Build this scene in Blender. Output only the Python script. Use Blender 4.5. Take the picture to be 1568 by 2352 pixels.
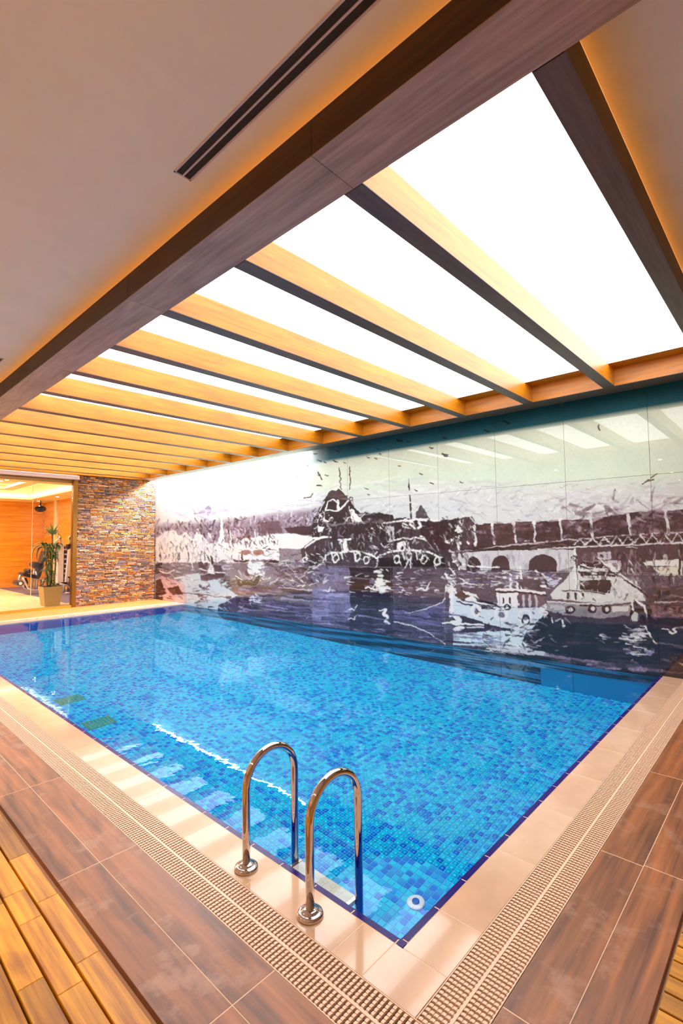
import bpy, math, random
import numpy as np
from mathutils import Vector, Matrix
random.seed(7); rng = np.random.default_rng(7)
scene = bpy.context.scene
for o in list(bpy.data.objects): bpy.data.objects.remove(o)
COL = scene.collection
PI = math.pi
# ------------------------------------------------------------------ camera
IW, IH = 1568, 2352
FPX = 1132.73
YAW, PITCH, ROLL = .7463, .0568, -.0122
CAM = np.array([-1.76525, -1.311115, 1.725])
_cy, _sy, _cp, _sp = math.cos(YAW), math.sin(YAW), math.cos(PITCH), math.sin(PITCH)
FW = np.array([_cy*_cp, _sy*_cp, _sp]); RT = np.array([_sy, -_cy, 0.]); UP = np.cross(RT, FW)
_c, _s = math.cos(ROLL), math.sin(ROLL)
RT, UP = _c*RT + _s*UP, -_s*RT + _c*UP
cd = bpy.data.cameras.new('camera'); cam = bpy.data.objects.new('camera', cd); COL.objects.link(cam)
cd.sensor_fit = 'HORIZONTAL'; cd.sensor_width = 36; cd.lens = FPX/IW*36; cd.clip_start = .02; cd.clip_end = 200
cam.matrix_world = Matrix(((RT[0], UP[0], -FW[0], CAM[0]), (RT[1], UP[1], -FW[1], CAM[1]), (RT[2], UP[2], -FW[2], CAM[2]), (0, 0, 0, 1)))
scene.camera = cam
# ------------------------------------------------------------------ world, light levels, exposure
w = bpy.data.worlds.new('world'); scene.world = w; w.use_nodes = True
w.node_tree.nodes['Background'].inputs[0].default_value = (1, .85, .7, 1)
w.node_tree.nodes['Background'].inputs[1].default_value = .02
scene.view_settings.view_transform = 'Standard'; scene.view_settings.look = 'None'
scene.view_settings.exposure = 0.0; scene.view_settings.gamma = 1.0; scene.view_settings.use_curve_mapping = False
scene.cycles.max_bounces = 11; scene.cycles.diffuse_bounces = 6; scene.cycles.glossy_bounces = 6
scene.cycles.transmission_bounces = 8; scene.cycles.transparent_max_bounces = 12
scene.cycles.caustics_refractive = True; scene.cycles.caustics_reflective = True
scene.cycles.sample_clamp_indirect = 8; scene.cycles.blur_glossy = 0
L_PANEL, L_STRIP, L_DOWN, L_TRAY, L_COVE, L_WARM, L_GLOW = 5.2, 1500, 90, 7.0, 10.0, 430, 6.0
# ------------------------------------------------------------------ key sizes (metres)
W, L, L2 = 5.472, 11.516, 13.186          # pool width, pool length, line of the far wall
ZB, ZC = 3.603, 3.839                     # underside of beams, ceiling
XBI, XBO, XH, XE = .158, -.152, 5.017, 5.336
Y0, SP, WB, LEDGE = -.738, 1.0273, .130, .23
ZW = -.03; DEPTH = 1.3
XMIN, YMIN = -11.5, -5.5

def lin(r, g, b):
    f = lambda c: (c/255/12.92) if c/255 <= .04045 else ((c/255+.055)/1.055)**2.4
    return (f(r), f(g), f(b), 1)
# ------------------------------------------------------------------ materials
def newmat(name):
    m = bpy.data.materials.new(name); m.use_nodes = True
    return m, m.node_tree.nodes, m.node_tree.links, m.node_tree.nodes['Principled BSDF']
def mat(name, col, rough=.5, metal=0., spec=.5, noise=0., scale=8., bump=0., stretch=None, coat=0.):
    m, N, K, B = newmat(name)
    B.inputs['Base Color'].default_value = col; B.inputs['Roughness'].default_value = rough
    B.inputs['Metallic'].default_value = metal; B.inputs['Specular IOR Level'].default_value = spec
    B.inputs['Coat Weight'].default_value = coat
    if noise or bump:
        tc = N.new('ShaderNodeTexCoord'); mp = N.new('ShaderNodeMapping'); K.new(tc.outputs['Object'], mp.inputs[0])
        if stretch: mp.inputs['Scale'].default_value = stretch
        nz = N.new('ShaderNodeTexNoise'); nz.inputs['Scale'].default_value = scale; nz.inputs['Detail'].default_value = 5
        K.new(mp.outputs[0], nz.inputs['Vector'])
        if noise:
            cr = N.new('ShaderNodeValToRGB')
            cr.color_ramp.elements[0].position = .3; cr.color_ramp.elements[1].position = .7
            cr.color_ramp.elements[0].color = tuple(max(0, c*(1-noise)) for c in col[:3]) + (1,)
            cr.color_ramp.elements[1].color = tuple(min(1, c*(1+noise)) for c in col[:3]) + (1,)
            K.new(nz.outputs['Fac'], cr.inputs[0]); K.new(cr.outputs[0], B.inputs['Base Color'])
        if bump:
            bp = N.new('ShaderNodeBump'); bp.inputs['Strength'].default_value = bump; bp.inputs['Distance'].default_value = .01
            K.new(nz.outputs['Fac'], bp.inputs['Height']); K.new(bp.outputs[0], B.inputs['Normal'])
    return m
def emit(name, col, st):
    m, N, K, B = newmat(name)
    B.inputs['Base Color'].default_value = (.8, .8, .8, 1); B.inputs['Emission Color'].default_value = col
    B.inputs['Emission Strength'].default_value = st; B.inputs['Roughness'].default_value = .6
    return m
def wood(name, dark, light, axis, rough=.4, fine=60., wear=None, coat=0., rnd=.0, bump=.03):
    """long grain along axis (0,1,2), object coordinates shifted per object"""
    m, N, K, B = newmat(name)
    tc = N.new('ShaderNodeTexCoord'); oi = N.new('ShaderNodeObjectInfo')
    ad = N.new('ShaderNodeVectorMath'); ad.operation = 'ADD'
    sc = N.new('ShaderNodeVectorMath'); sc.operation = 'SCALE'; sc.inputs['Scale'].default_value = 37.
    K.new(oi.outputs['Random'], sc.inputs[0]); K.new(tc.outputs['Object'], ad.inputs[0]); K.new(sc.outputs[0], ad.inputs[1])
    mp = N.new('ShaderNodeMapping'); s = [1., 1., 1.]; s[axis] = .03; mp.inputs['Scale'].default_value = s
    K.new(ad.outputs[0], mp.inputs[0])
    n1 = N.new('ShaderNodeTexNoise'); n1.inputs['Scale'].default_value = fine; n1.inputs['Detail'].default_value = 4
    K.new(mp.outputs[0], n1.inputs['Vector'])
    mp2 = N.new('ShaderNodeMapping'); s2 = [1., 1., 1.]; s2[axis] = .15; mp2.inputs['Scale'].default_value = s2
    K.new(ad.outputs[0], mp2.inputs[0])
    n2 = N.new('ShaderNodeTexNoise'); n2.inputs['Scale'].default_value = 9.; n2.inputs['Detail'].default_value = 6; n2.inputs['Distortion'].default_value = 1.2
    K.new(mp2.outputs[0], n2.inputs['Vector'])
    mx = N.new('ShaderNodeMath'); mx.operation = 'MULTIPLY_ADD'; mx.inputs[1].default_value = .5
    hf = N.new('ShaderNodeMath'); hf.operation = 'MULTIPLY'; hf.inputs[1].default_value = .5
    K.new(n2.outputs['Fac'], hf.inputs[0]); K.new(n1.outputs['Fac'], mx.inputs[0]); K.new(hf.outputs[0], mx.inputs[2])
    cr = N.new('ShaderNodeValToRGB'); cr.color_ramp.elements[0].position = .36; cr.color_ramp.elements[1].position = .64
    cr.color_ramp.elements[0].color = dark; cr.color_ramp.elements[1].color = light
    K.new(mx.outputs[0], cr.inputs[0]); out = cr.outputs[0]
    if rnd:
        hs = N.new('ShaderNodeHueSaturation'); mr = N.new('ShaderNodeMapRange')
        mr.inputs['To Min'].default_value = 1-rnd; mr.inputs['To Max'].default_value = 1+rnd
        K.new(oi.outputs['Random'], mr.inputs[0]); K.new(mr.outputs[0], hs.inputs['Value']); K.new(out, hs.inputs['Color']); out = hs.outputs[0]
    if wear:
        nw = N.new('ShaderNodeTexNoise'); nw.inputs['Scale'].default_value = 5.; nw.inputs['Detail'].default_value = 8; nw.inputs['Roughness'].default_value = .65
        K.new(ad.outputs[0], nw.inputs['Vector'])
        rw = N.new('ShaderNodeValToRGB'); rw.color_ramp.elements[0].position = .54; rw.color_ramp.elements[1].position = .78
        mxc = N.new('ShaderNodeMixRGB'); K.new(nw.outputs['Fac'], rw.inputs[0]); K.new(rw.outputs[0], mxc.inputs[0])
        K.new(out, mxc.inputs[1]); mxc.inputs[2].default_value = wear; out = mxc.outputs[0]
    K.new(out, B.inputs['Base Color']); B.inputs['Roughness'].default_value = rough; B.inputs['Coat Weight'].default_value = coat
    if bump:
        bp = N.new('ShaderNodeBump'); bp.inputs['Strength'].default_value = bump; bp.inputs['Distance'].default_value = .01
        K.new(n1.outputs['Fac'], bp.inputs['Height']); K.new(bp.outputs[0], B.inputs['Normal'])
    return m
def vcol(name, rough=.5, spec=.5, coat=0., noise=0., nscale=60, bump=0.):
    m, N, K, B = newmat(name)
    a = N.new('ShaderNodeAttribute'); a.attribute_name = 'paint'; out = a.outputs['Color']
    if noise or bump:
        tc = N.new('ShaderNodeTexCoord'); nz = N.new('ShaderNodeTexNoise'); nz.inputs['Scale'].default_value = nscale; nz.inputs['Detail'].default_value = 4
        K.new(tc.outputs['Object'], nz.inputs['Vector'])
        if noise:
            mr = N.new('ShaderNodeMapRange'); mr.inputs['From Min'].default_value = .3; mr.inputs['From Max'].default_value = .7
            mr.inputs['To Min'].default_value = 1-noise; mr.inputs['To Max'].default_value = 1+noise; K.new(nz.outputs['Fac'], mr.inputs[0])
            mm = N.new('ShaderNodeVectorMath'); mm.operation = 'SCALE'; K.new(out, mm.inputs[0]); K.new(mr.outputs[0], mm.inputs['Scale']); out = mm.outputs[0]
        if bump:
            bp = N.new('ShaderNodeBump'); bp.inputs['Strength'].default_value = bump; bp.inputs['Distance'].default_value = .01
            K.new(nz.outputs['Fac'], bp.inputs['Height']); K.new(bp.outputs[0], B.inputs['Normal'])
    K.new(out, B.inputs['Base Color']); B.inputs['Roughness'].default_value = rough
    B.inputs['Specular IOR Level'].default_value = spec; B.inputs['Coat Weight'].default_value = coat
    return m
VD, VL = (.36, .125, .003, 1), (.62, .228, .004, 1)
M = dict(
    veneer_x=wood('oak_veneer_x', VD, VL, 0, .38, 70), veneer_y=wood('oak_veneer_y', VD, VL, 1, .38, 70),
    plaster=mat('ceiling_plaster', (.78, .81, .75, 1), .8, noise=.03, scale=3),
    panel=emit('light_panel', (1, .955, .93, 1), L_PANEL),
    strip=emit('led_strip', (.93, .9, 1, 1), L_STRIP), down=emit('downlight_lens', (1, .92, .85, 1), L_DOWN),
    tray=emit('tray_light', (1, .93, .85, 1), L_TRAY), cove=emit('cove_light', (1, .93, .82, 1), L_COVE),
    stone=mat('cream_stone', lin(200, 166, 137), .11, noise=.07, scale=5, coat=.3),
    glow=emit('warm_glow_strip', (1, .42, .06, 1), L_GLOW), walnut=wood('walnut_face', (.030, .010, .001, 1), (.062, .024, .003, 1), 1, .5, 60), shaded_face_x=wood('veneer_face_shaded_x', (.05, .018, .003, 1), (.11, .045, .008, 1), 0, .5, 60),  # outer beam faces: the dark brown is shade painted into the veneer
    amber=mat('amber_stone', lin(206, 138, 70), .3, noise=.08, scale=6),
    taupe=wood('underside_shade_taupe', (.27, .18, .145, 1), (.47, .34, .29, 1), 1, .4, 60), umber_shade_x=wood('underside_shade_umber_x', (.085, .05, .036, 1), (.15, .092, .07, 1), 0, .4, 60), umber_shade_y=wood('underside_shade_umber_y', (.075, .042, .024, 1), (.13, .075, .045, 1), 1, .4, 60),  # beam undersides: shade and bounced light painted into the veneer colour
    grout=mat('grout', lin(225, 190, 160), .8),
    grate=mat('grate_plastic', lin(226, 192, 164), .45, noise=.04, scale=30),
    dark=mat('dark_void', (.02, .012, .008, 1), .7),
    tile=wood('wood_look_tile', lin(86, 48, 24), lin(166, 100, 48), 1, .42, 26, wear=lin(168, 128, 104), rnd=.12, bump=.04),
    tile_x=wood('wood_look_tile_x', lin(86, 48, 24), lin(166, 100, 48), 0, .42, 26, wear=lin(168, 128, 104), rnd=.12, bump=.04),
    teak=wood('teak', lin(140, 82, 0), lin(222, 154, 8), 1, .42, 45, rnd=.3, bump=.06),
    navy=mat('navy_edge_tile', lin(24, 4, 104), .2, spec=.15, noise=.25, scale=6),
    mosaic=vcol('mosaic_glass', .25, .5), basin=mat('mosaic_grout', lin(70, 200, 245), .6),
    poolwall=mat('pool_wall_tile', lin(0, 104, 204), .3, noise=.2, scale=20),
    chrome=mat('polished_steel', (.66, .62, .60, 1), .05, 1.),
    tread=mat('cream_tread', lin(238, 230, 208), .4, noise=.05, scale=20),
    white=mat('white_plastic', lin(235, 232, 230), .35), lacquer=mat('white_lacquer', lin(198, 184, 182), .35),
    bronze=mat('bronze_frame', lin(128, 84, 18), .35, .6), goldrail=mat('gold_rail', lin(196, 138, 36), .4, .3),
    ledger=vcol('ledger_stone', .75, .3, noise=.3, nscale=40, bump=.5), mortar=mat('ledger_backing', (.03, .02, .015, 1), .9),
    cladding=wood('wall_cladding', lin(222, 136, 16), lin(246, 172, 44), 0, .5, 18, bump=.0),
    cladding_y=wood('wall_cladding_y', lin(222, 140, 24), lin(246, 178, 60), 1, .5, 18, bump=.0),
    gymfloor=wood('maple_floor', lin(232, 206, 140), lin(248, 230, 178), 1, .35, 20), mat_=mat('grey_gym_mat', lin(118, 104, 122), .6, noise=.1),
    gymceil=mat('gym_ceiling_paint', lin(246, 222, 170), .7), pot=mat('olive_gold_planter', lin(190, 150, 60), .4, noise=.05),
    soil=mat('potting_soil', (.04, .025, .015, 1), .9), leaf=vcol('leaf_green', .4, .4), trunk=mat('plant_cane', lin(110, 96, 50), .8),
    vinyl=mat('black_vinyl', lin(44, 36, 46), .4), frame=mat('silver_paint', lin(208, 200, 208), .3, .4),
    shroud=mat('white_shroud', lin(236, 226, 226), .4), blackmetal=mat('black_metal', lin(26, 24, 34), .25, .3),
    shade_band=vcol('print_with_shade_band', .6, .2),
    mural=vcol('printed_glass_mural', .55, .3, coat=1.), muralback=mat('mural_backing', lin(120, 116, 120), .8),
    fitting=mat('pool_fitting_white', lin(240, 244, 240), .3), drain=mat('green_drain_grate', lin(40, 150, 120), .4),
    wallpaint=mat('wall_paint_warm', (.62, .42, .28, 1), .7, noise=.05, scale=2),
    seam=mat('seam_dark', (.05, .02, .008, 1), .7),
)
M['mural'].node_tree.nodes['Principled BSDF'].inputs['Coat Roughness'].default_value = 0.
M['mural'].node_tree.nodes['Principled BSDF'].inputs['Coat IOR'].default_value = 1.62
def water_mat():
    m = bpy.data.materials.new('pool_water'); m.use_nodes = True; N = m.node_tree.nodes; K = m.node_tree.links
    for n in list(N): N.remove(n)
    o = N.new('ShaderNodeOutputMaterial'); g = N.new('ShaderNodeBsdfRefraction'); gl = N.new('ShaderNodeBsdfGlossy'); mix = N.new('ShaderNodeMixShader')
    g.inputs['Color'].default_value = (.93, 1, 1, 1); g.inputs['Roughness'].default_value = 0; g.inputs['IOR'].default_value = 1.333
    gl.inputs['Roughness'].default_value = 0; gl.inputs['Color'].default_value = (.62, .84, 1, 1)
    fr = N.new('ShaderNodeFresnel'); fr.inputs['IOR'].default_value = 1.333; fm = N.new('ShaderNodeMath'); fm.operation = 'MULTIPLY'; fm.inputs[1].default_value = .8
    K.new(fr.outputs[0], fm.inputs[0]); K.new(fm.outputs[0], mix.inputs[0]); K.new(g.outputs[0], mix.inputs[1]); K.new(gl.outputs[0], mix.inputs[2])
    tc = N.new('ShaderNodeTexCoord'); nz = N.new('ShaderNodeTexNoise'); nz.inputs['Scale'].default_value = 4.5; nz.inputs['Detail'].default_value = 2
    nz2 = N.new('ShaderNodeTexNoise'); nz2.inputs['Scale'].default_value = 20; nz2.inputs['Detail'].default_value = 2
    K.new(tc.outputs['Object'], nz.inputs['Vector']); K.new(tc.outputs['Object'], nz2.inputs['Vector'])
    ma = N.new('ShaderNodeMath'); ma.operation = 'MULTIPLY_ADD'; ma.inputs[1].default_value = .14
    K.new(nz2.outputs['Fac'], ma.inputs[0]); K.new(nz.outputs['Fac'], ma.inputs[2])
    b = N.new('ShaderNodeBump'); b.inputs['Strength'].default_value = .045; b.inputs['Distance'].default_value = .02
    K.new(ma.outputs[0], b.inputs['Height'])
    for n in (g, gl, fr): K.new(b.outputs[0], n.inputs['Normal'])
    K.new(mix.outputs[0], o.inputs[0]); return m
M['water'] = water_mat()
def glass_mat(name, tint):
    m = bpy.data.materials.new(name); m.use_nodes = True; N = m.node_tree.nodes; K = m.node_tree.links
    for n in list(N): N.remove(n)
    o = N.new('ShaderNodeOutputMaterial'); t = N.new('ShaderNodeBsdfTransparent'); t.inputs[0].default_value = tint
    g = N.new('ShaderNodeBsdfGlossy'); g.inputs['Roughness'].default_value = 0.0
    f = N.new('ShaderNodeFresnel'); f.inputs['IOR'].default_value = 1.45; x = N.new('ShaderNodeMixShader')
    K.new(f.outputs[0], x.inputs[0]); K.new(t.outputs[0], x.inputs[1]); K.new(g.outputs[0], x.inputs[2]); K.new(x.outputs[0], o.inputs[0])
    return m
M['glass'] = glass_mat('clear_glass', (.985, .99, .98, 1)); M['glass_edge'] = mat('glass_edge', lin(250, 215, 160), .2)
# ------------------------------------------------------------------ mesh helpers
class MB:
    def __init__(s): s.v = []; s.f = []; s.sm = []
    def add(s, v, f, smooth=False):
        n = len(s.v); s.v += [tuple(p) for p in v]; s.f += [tuple(i+n for i in q) for q in f]; s.sm += [smooth]*len(f); return s
    def box(s, a, b, bev=0.):
        x0, y0, z0 = a; x1, y1, z1 = b
        if not bev:
            v = [(x0,y0,z0),(x1,y0,z0),(x1,y1,z0),(x0,y1,z0),(x0,y0,z1),(x1,y0,z1),(x1,y1,z1),(x0,y1,z1)]
            return s.add(v, [(3,2,1,0),(4,5,6,7),(0,1,5,4),(1,2,6,5),(2,3,7,6),(3,0,4,7)])
        e = bev      # bevelled top edge only
        v = [(x0,y0,z0),(x1,y0,z0),(x1,y1,z0),(x0,y1,z0),(x0,y0,z1-e),(x1,y0,z1-e),(x1,y1,z1-e),(x0,y1,z1-e),
             (x0+e,y0+e,z1),(x1-e,y0+e,z1),(x1-e,y1-e,z1),(x0+e,y1-e,z1)]
        return s.add(v, [(3,2,1,0),(0,1,5,4),(1,2,6,5),(2,3,7,6),(3,0,4,7),(4,5,9,8),(5,6,10,9),(6,7,11,10),(7,4,8,11),(8,9,10,11)])
    def tube(s, pts, r, n=12, cap=True):
        pts = [Vector(p) for p in pts]; rs = r if isinstance(r, (list, tuple)) else [r]*len(pts)
        t0 = (pts[1]-pts[0]).normalized(); up = Vector((0, 0, 1)) if abs(t0.z) < .9 else Vector((1, 0, 0))
        nrm = t0.cross(up).normalized(); v = []
        for i, p in enumerate(pts):
            a = pts[min(i+1, len(pts)-1)] - pts[max(i-1, 0)]; a.normalize()
            nrm = (nrm - a*nrm.dot(a)).normalized(); bn = a.cross(nrm)
            for k in range(n):
                c = 2*PI*k/n; v.append(p + (nrm*math.cos(c) + bn*math.sin(c))*rs[i])
        f = []
        for i in range(len(pts)-1):
            for k in range(n):
                a, b = i*n+k, i*n+(k+1) % n; f.append((a, b, b+n, a+n))
        s.add(v, f, True)
        if cap:
            m = len(s.v)-len(v); s.f += [tuple(m+k for k in range(n))[::-1], tuple(m+(len(pts)-1)*n+k for k in range(n))]; s.sm += [False]*2
        return s
    def lathe(s, c, prof, n=32, axis=2):
        v = []; f = []
        for (r, h) in prof:
            for k in range(n):
                a = 2*PI*k/n; p = [r*math.cos(a), r*math.sin(a), h]
                if axis == 0: p = [p[2], p[0], p[1]]
                if axis == 1: p = [p[0], p[2], p[1]]
                v.append((c[0]+p[0], c[1]+p[1], c[2]+p[2]))
        for i in range(len(prof)-1):
            for k in range(n):
                a, b = i*n+k, i*n+(k+1) % n; f.append((a, b, b+n, a+n))
        f.append(tuple(range(n))[::-1]); f.append(tuple((len(prof)-1)*n+k for k in range(n)))
        return s.add(v, f, True)
    def mesh(s, name, off=(0, 0, 0), cols=None):
        me = bpy.data.meshes.new(name)
        me.from_pydata([(a-off[0], b-off[1], c-off[2]) for a, b, c in s.v], [], s.f)
        me.polygons.foreach_set('use_smooth', s.sm)
        if cols is not None:
            at = me.color_attributes.new('paint', 'FLOAT_COLOR', 'POINT'); at.data.foreach_set('color', np.asarray(cols, np.float32).ravel())
        me.update(); return me
def tag(o, label=None, cat=None, group=None, kind=None):
    if label: o['label'] = label
    if cat: o['category'] = cat
    if group: o['group'] = group
    if kind: o['kind'] = kind
    return o
def empty(name, loc, label=None, cat=None, group=None, kind=None):
    o = bpy.data.objects.new(name, None); o.empty_display_size = .1; COL.objects.link(o); o.location = loc
    o['_loc'] = 0; del o['_loc']; LOC[o.name] = Vector(loc)
    return tag(o, label, cat, group, kind)
LOC = {}
def obj(name, mb, m, parent=None, loc=(0, 0, 0), cols=None, **kw):
    """mb in world coordinates; loc is where the origin is to be"""
    off = Vector(loc); me = mb.mesh(name, off, cols); me.materials.append(m)
    return place(name, me, off, parent, **kw)
def place(name, me, wloc, parent=None, **kw):
    o = bpy.data.objects.new(name, me); COL.objects.link(o); LOC[o.name] = Vector(wloc)
    if parent is not None:
        o.parent = parent; o.location = Vector(wloc) - LOC[parent.name]
    else: o.location = wloc
    return tag(o, **kw)
def boxes(name, m, parent, lst, bev=0., **kw):
    """each box its own object, origin at its centre"""
    out = []
    for a, b in lst:
        c = tuple((p+q)/2 for p, q in zip(a, b)); out.append(obj(name, MB().box(a, b, bev), m, parent, c, **kw))
    return out
ORD = ['first', 'second', 'third', 'fourth', 'fifth', 'sixth', 'seventh', 'eighth', 'ninth', 'tenth', 'eleventh', 'twelfth', 'thirteenth', 'fourteenth', 'fifteenth']

# ================================================================== SETTING: floor
YT = -.84; XT = -.843                     # outer lines of the wood-look tile rows
GAPX = XT-.018
m = MB()
m.box((XMIN, YMIN, -.5), (-.002, L2+.02, -.03)); m.box((-.002, YMIN, -.5), (W+.03, -.002, -.03)); m.box((-.002, L+.002, -.5), (W+.03, L2+.02, -.03))
floor = obj('floor', m, M['grout'], kind='structure')
J = .0036
fl = MB()
for a_, b_ in (((-.839, -.836, -.03), (-.431, L2-.01, -.0006)), ((-.217, -.212, -.03), (-.003, L+.218, -.0006)), ((-.002, -.212, -.03), (W-.006, -.003, -.0006)), ((-.43, -.836, -.03), (W-.006, -.4275, -.0006)), ((0., L+.003, -.03), (W-.006, L+.218, -.0006)), ((-.428, L+.432, -.03), (W-.006, L2-.004, -.0006))): fl.box(a_, b_)
obj('joint_filler', fl, M['grout'], floor, (0, 0, -.02), kind='stuff')
def strip(name, mt, x0, y0, x1, y1, axis, cuts, z0=-.03, z1=0., bev=.0012):
    lo, hi = ((y0, y1) if axis == 1 else (x0, x1)); cs = [lo]+[c for c in cuts if lo+.02 < c < hi-.02]+[hi]; r = []
    for a, b in zip(cs, cs[1:]):
        r.append(((x0, a+J/2, z0), (x1, b-J/2, z1)) if axis == 1 else ((a+J/2, y0, z0), (b-J/2, y1, z1)))
    return boxes(name, mt, floor, r, bev)
CXI = -.219                                # pool-side line of the left grate channel
# coping stones
strip('coping_stone', M['stone'], CXI, -.214, -.001, L+.22, 1, [.04, .212]+[.212+.6*k for k in range(1, 21)])
strip('coping_stone', M['stone'], .0, -.214, W-.004, -.001, 0, [.294]+[.294+.6*k for k in range(1, 10)])
strip('coping_stone', M['stone'], .0, L+.001, W-.004, L+.22, 0, [.3+.6*k for k in range(0, 10)])
# wood-look porcelain tiles
for x0, x1 in ((-.632, -.431), (-.841, -.634)):
    strip('wood_look_tile', M['tile'], x0, -.2 if x0 > -.7 else -.2, x1, 12.1 if x0 > -.7 else 12.1, 1, [.32+1.23*k for k in range(12)])
for y0, y1, o_ in ((-.631, -.4275, .033), (-.838, -.633, .045)):
    strip('wood_look_tile', M['tile_x'], -.841, y0, W-.004, y1, 0, [o_-1.23+1.23*k for k in range(8)])
strip('wood_look_tile', M['tile'], -.632, -.4255, -.431, -.202, 1, []); strip('wood_look_tile', M['tile'], -.841, -.4255, -.634, -.202, 1, [])
for y0, y1 in ((L+.432, L+.636), (L+.638, L+.842), (L+.844, L+1.048), (L+1.05, L+1.254), (L+1.256, L+1.46), (L+1.462, L2-.002)):
    strip('amber_tile', M['amber'], -.429, y0, W-.004, y1, 0, [.3+.62*k for k in range(9)])
# plain cream floor further left
for i in range(0, 9):
    for j in range(0, 16):
        a = (-4.05-.9*i-.9, YMIN+1.2*j); b = (a[0]+.895, min(a[1]+1.195, L2))
        if b[0] > XMIN and a[1] < L2: boxes('floor_slab', M['stone'], floor, [((max(a[0], XMIN), a[1], -.03), (b[0], b[1], 0.))], .001)
# ------------------------------------------------------------------ shell walls and ceilings
obj('wall_right', MB().box((W+.03, YMIN, -DEPTH-.2), (W+.2, L2+.35, ZC+.3)), M['muralback'], kind='structure')
obj('wall_left', MB().box((XMIN-.2, YMIN, -.5), (XMIN, L2+.3, ZC+.3)), M['wallpaint'], kind='structure')
obj('wall_back', MB().box((XMIN-.2, YMIN-.2, -.5), (W+.2, YMIN, ZC+.3)), M['wallpaint'], kind='structure')
XS0 = 3.222
wf = empty('wall_far', (4.3, L2+.15, 0), kind='structure')
obj('wall_core', MB().box((XS0+.004, L2+.03, -.03), (W+.03, L2+.3, ZC+.05)), M['mortar'], wf, (4.3, L2+.15, 1.8))
obj('wall_header', MB().box((XMIN, L2, 3.50), (XS0, L2+.3, ZC+.05)), M['gymceil'], wf, (-4, L2+.15, 3.6))
m = MB(); m.box((XMIN-.2, YMIN-.2, ZC), (XBI-.01, L2+.3, ZC+.3)); ceiling = obj('ceiling', m, M['plaster'], kind='structure')
obj('ceiling_field', MB().box((XBI-.01, YMIN-.2, ZC), (W+.2, Y0+.01, ZC+.3)), M['plaster'], ceiling, (2.8, -3, ZC+.1))
obj('ceiling_deck', MB().box((XBI-.01, Y0+.01, ZC+.012), (W+.2, L2+.3, ZC+.3)), M['plaster'], ceiling, (2.8, 6, ZC+.1))

# ================================================================== ceiling timber
bb = empty('main_beam', (0, 4, ZB), 'long wide wooden main beam crossing the ceiling over the near pool edge', 'beam')
cuts = [YMIN]+[.35+2.052*(k-2) for k in range(0, 9)]; cuts = [c for c in cuts if YMIN <= c < L2-.3]+[L2-.002]
cuts = sorted(set(cuts))
for a, b in zip(cuts, cuts[1:]):
    obj('beam_section', MB().box((XBO+.0085, a+.0015, ZB+.006), (XBI, b-.0015, ZC-.056)), M['veneer_y'], bb, (0, (a+b)/2, ZB+.1))
    obj('shaded_underside_board', MB().box((XBO+.0003, a+.0015, ZB), (XBI, b-.0015, ZB+.0055)), M['taupe'], bb, (0, (a+b)/2, ZB), label='underside board with shade in its greyish taupe colour')
    obj('shaded_outer_board', MB().box((XBO, a+.0015, ZB+.0056), (XBO+.008, b-.0015, ZC-.045)), M['walnut'], bb, (XBO, (a+b)/2, ZB+.1), label='outer face board coloured dark brown for its shade')
obj('beam_core', MB().box((XBO+.012, YMIN, ZB+.004), (XBI-.004, L2-.004, ZC-.058)), M['seam'], bb, (0, 4, ZB+.1)); obj('beam_top', MB().box((.0, YMIN, ZC-.058), (XBI-.001, L2-.004, ZC-.001)), M['veneer_y'], bb, (0, 4, ZC))
obj('glow_strip', MB().box((-.045, YMIN+.1, ZC-.055), (-.02, L2-.1, ZC-.047)), M['glow'], bb, (-.1, 4, ZC-.03))
hb = empty('wall_beam', (XH, 4, ZB), 'slim wooden beam running along the ceiling above the glass mural', 'beam')
for k in range(-5, 7):
    a, b = max(YMIN, .35+2.052*k), min(L2-.002, .35+2.052*(k+1))
    if b > a+.1: obj('beam_section', MB().box((XH, a+.0005, ZB+.006), (XE, b-.0005, ZC-.001)), M['veneer_y'], hb, (XH+.15, (a+b)/2, ZB+.1)); obj('shaded_underside_board', MB().box((XH, a+.0005, ZB), (XE, b-.0005, ZB+.0058)), M['umber_shade_y'], hb, (XH+.15, (a+b)/2, ZB), label='underside board coloured dark brown for its shade')
led = MB().box((XH-LEDGE, Y0+WB, ZC-.012), (XH, L2-.005, ZC+.002)); obj('soffit_board', led, M['veneer_y'], hb, (XH-.1, 6, ZC))
GRP = 'identical cross beams spanning from the main beam to the mural'
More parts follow.
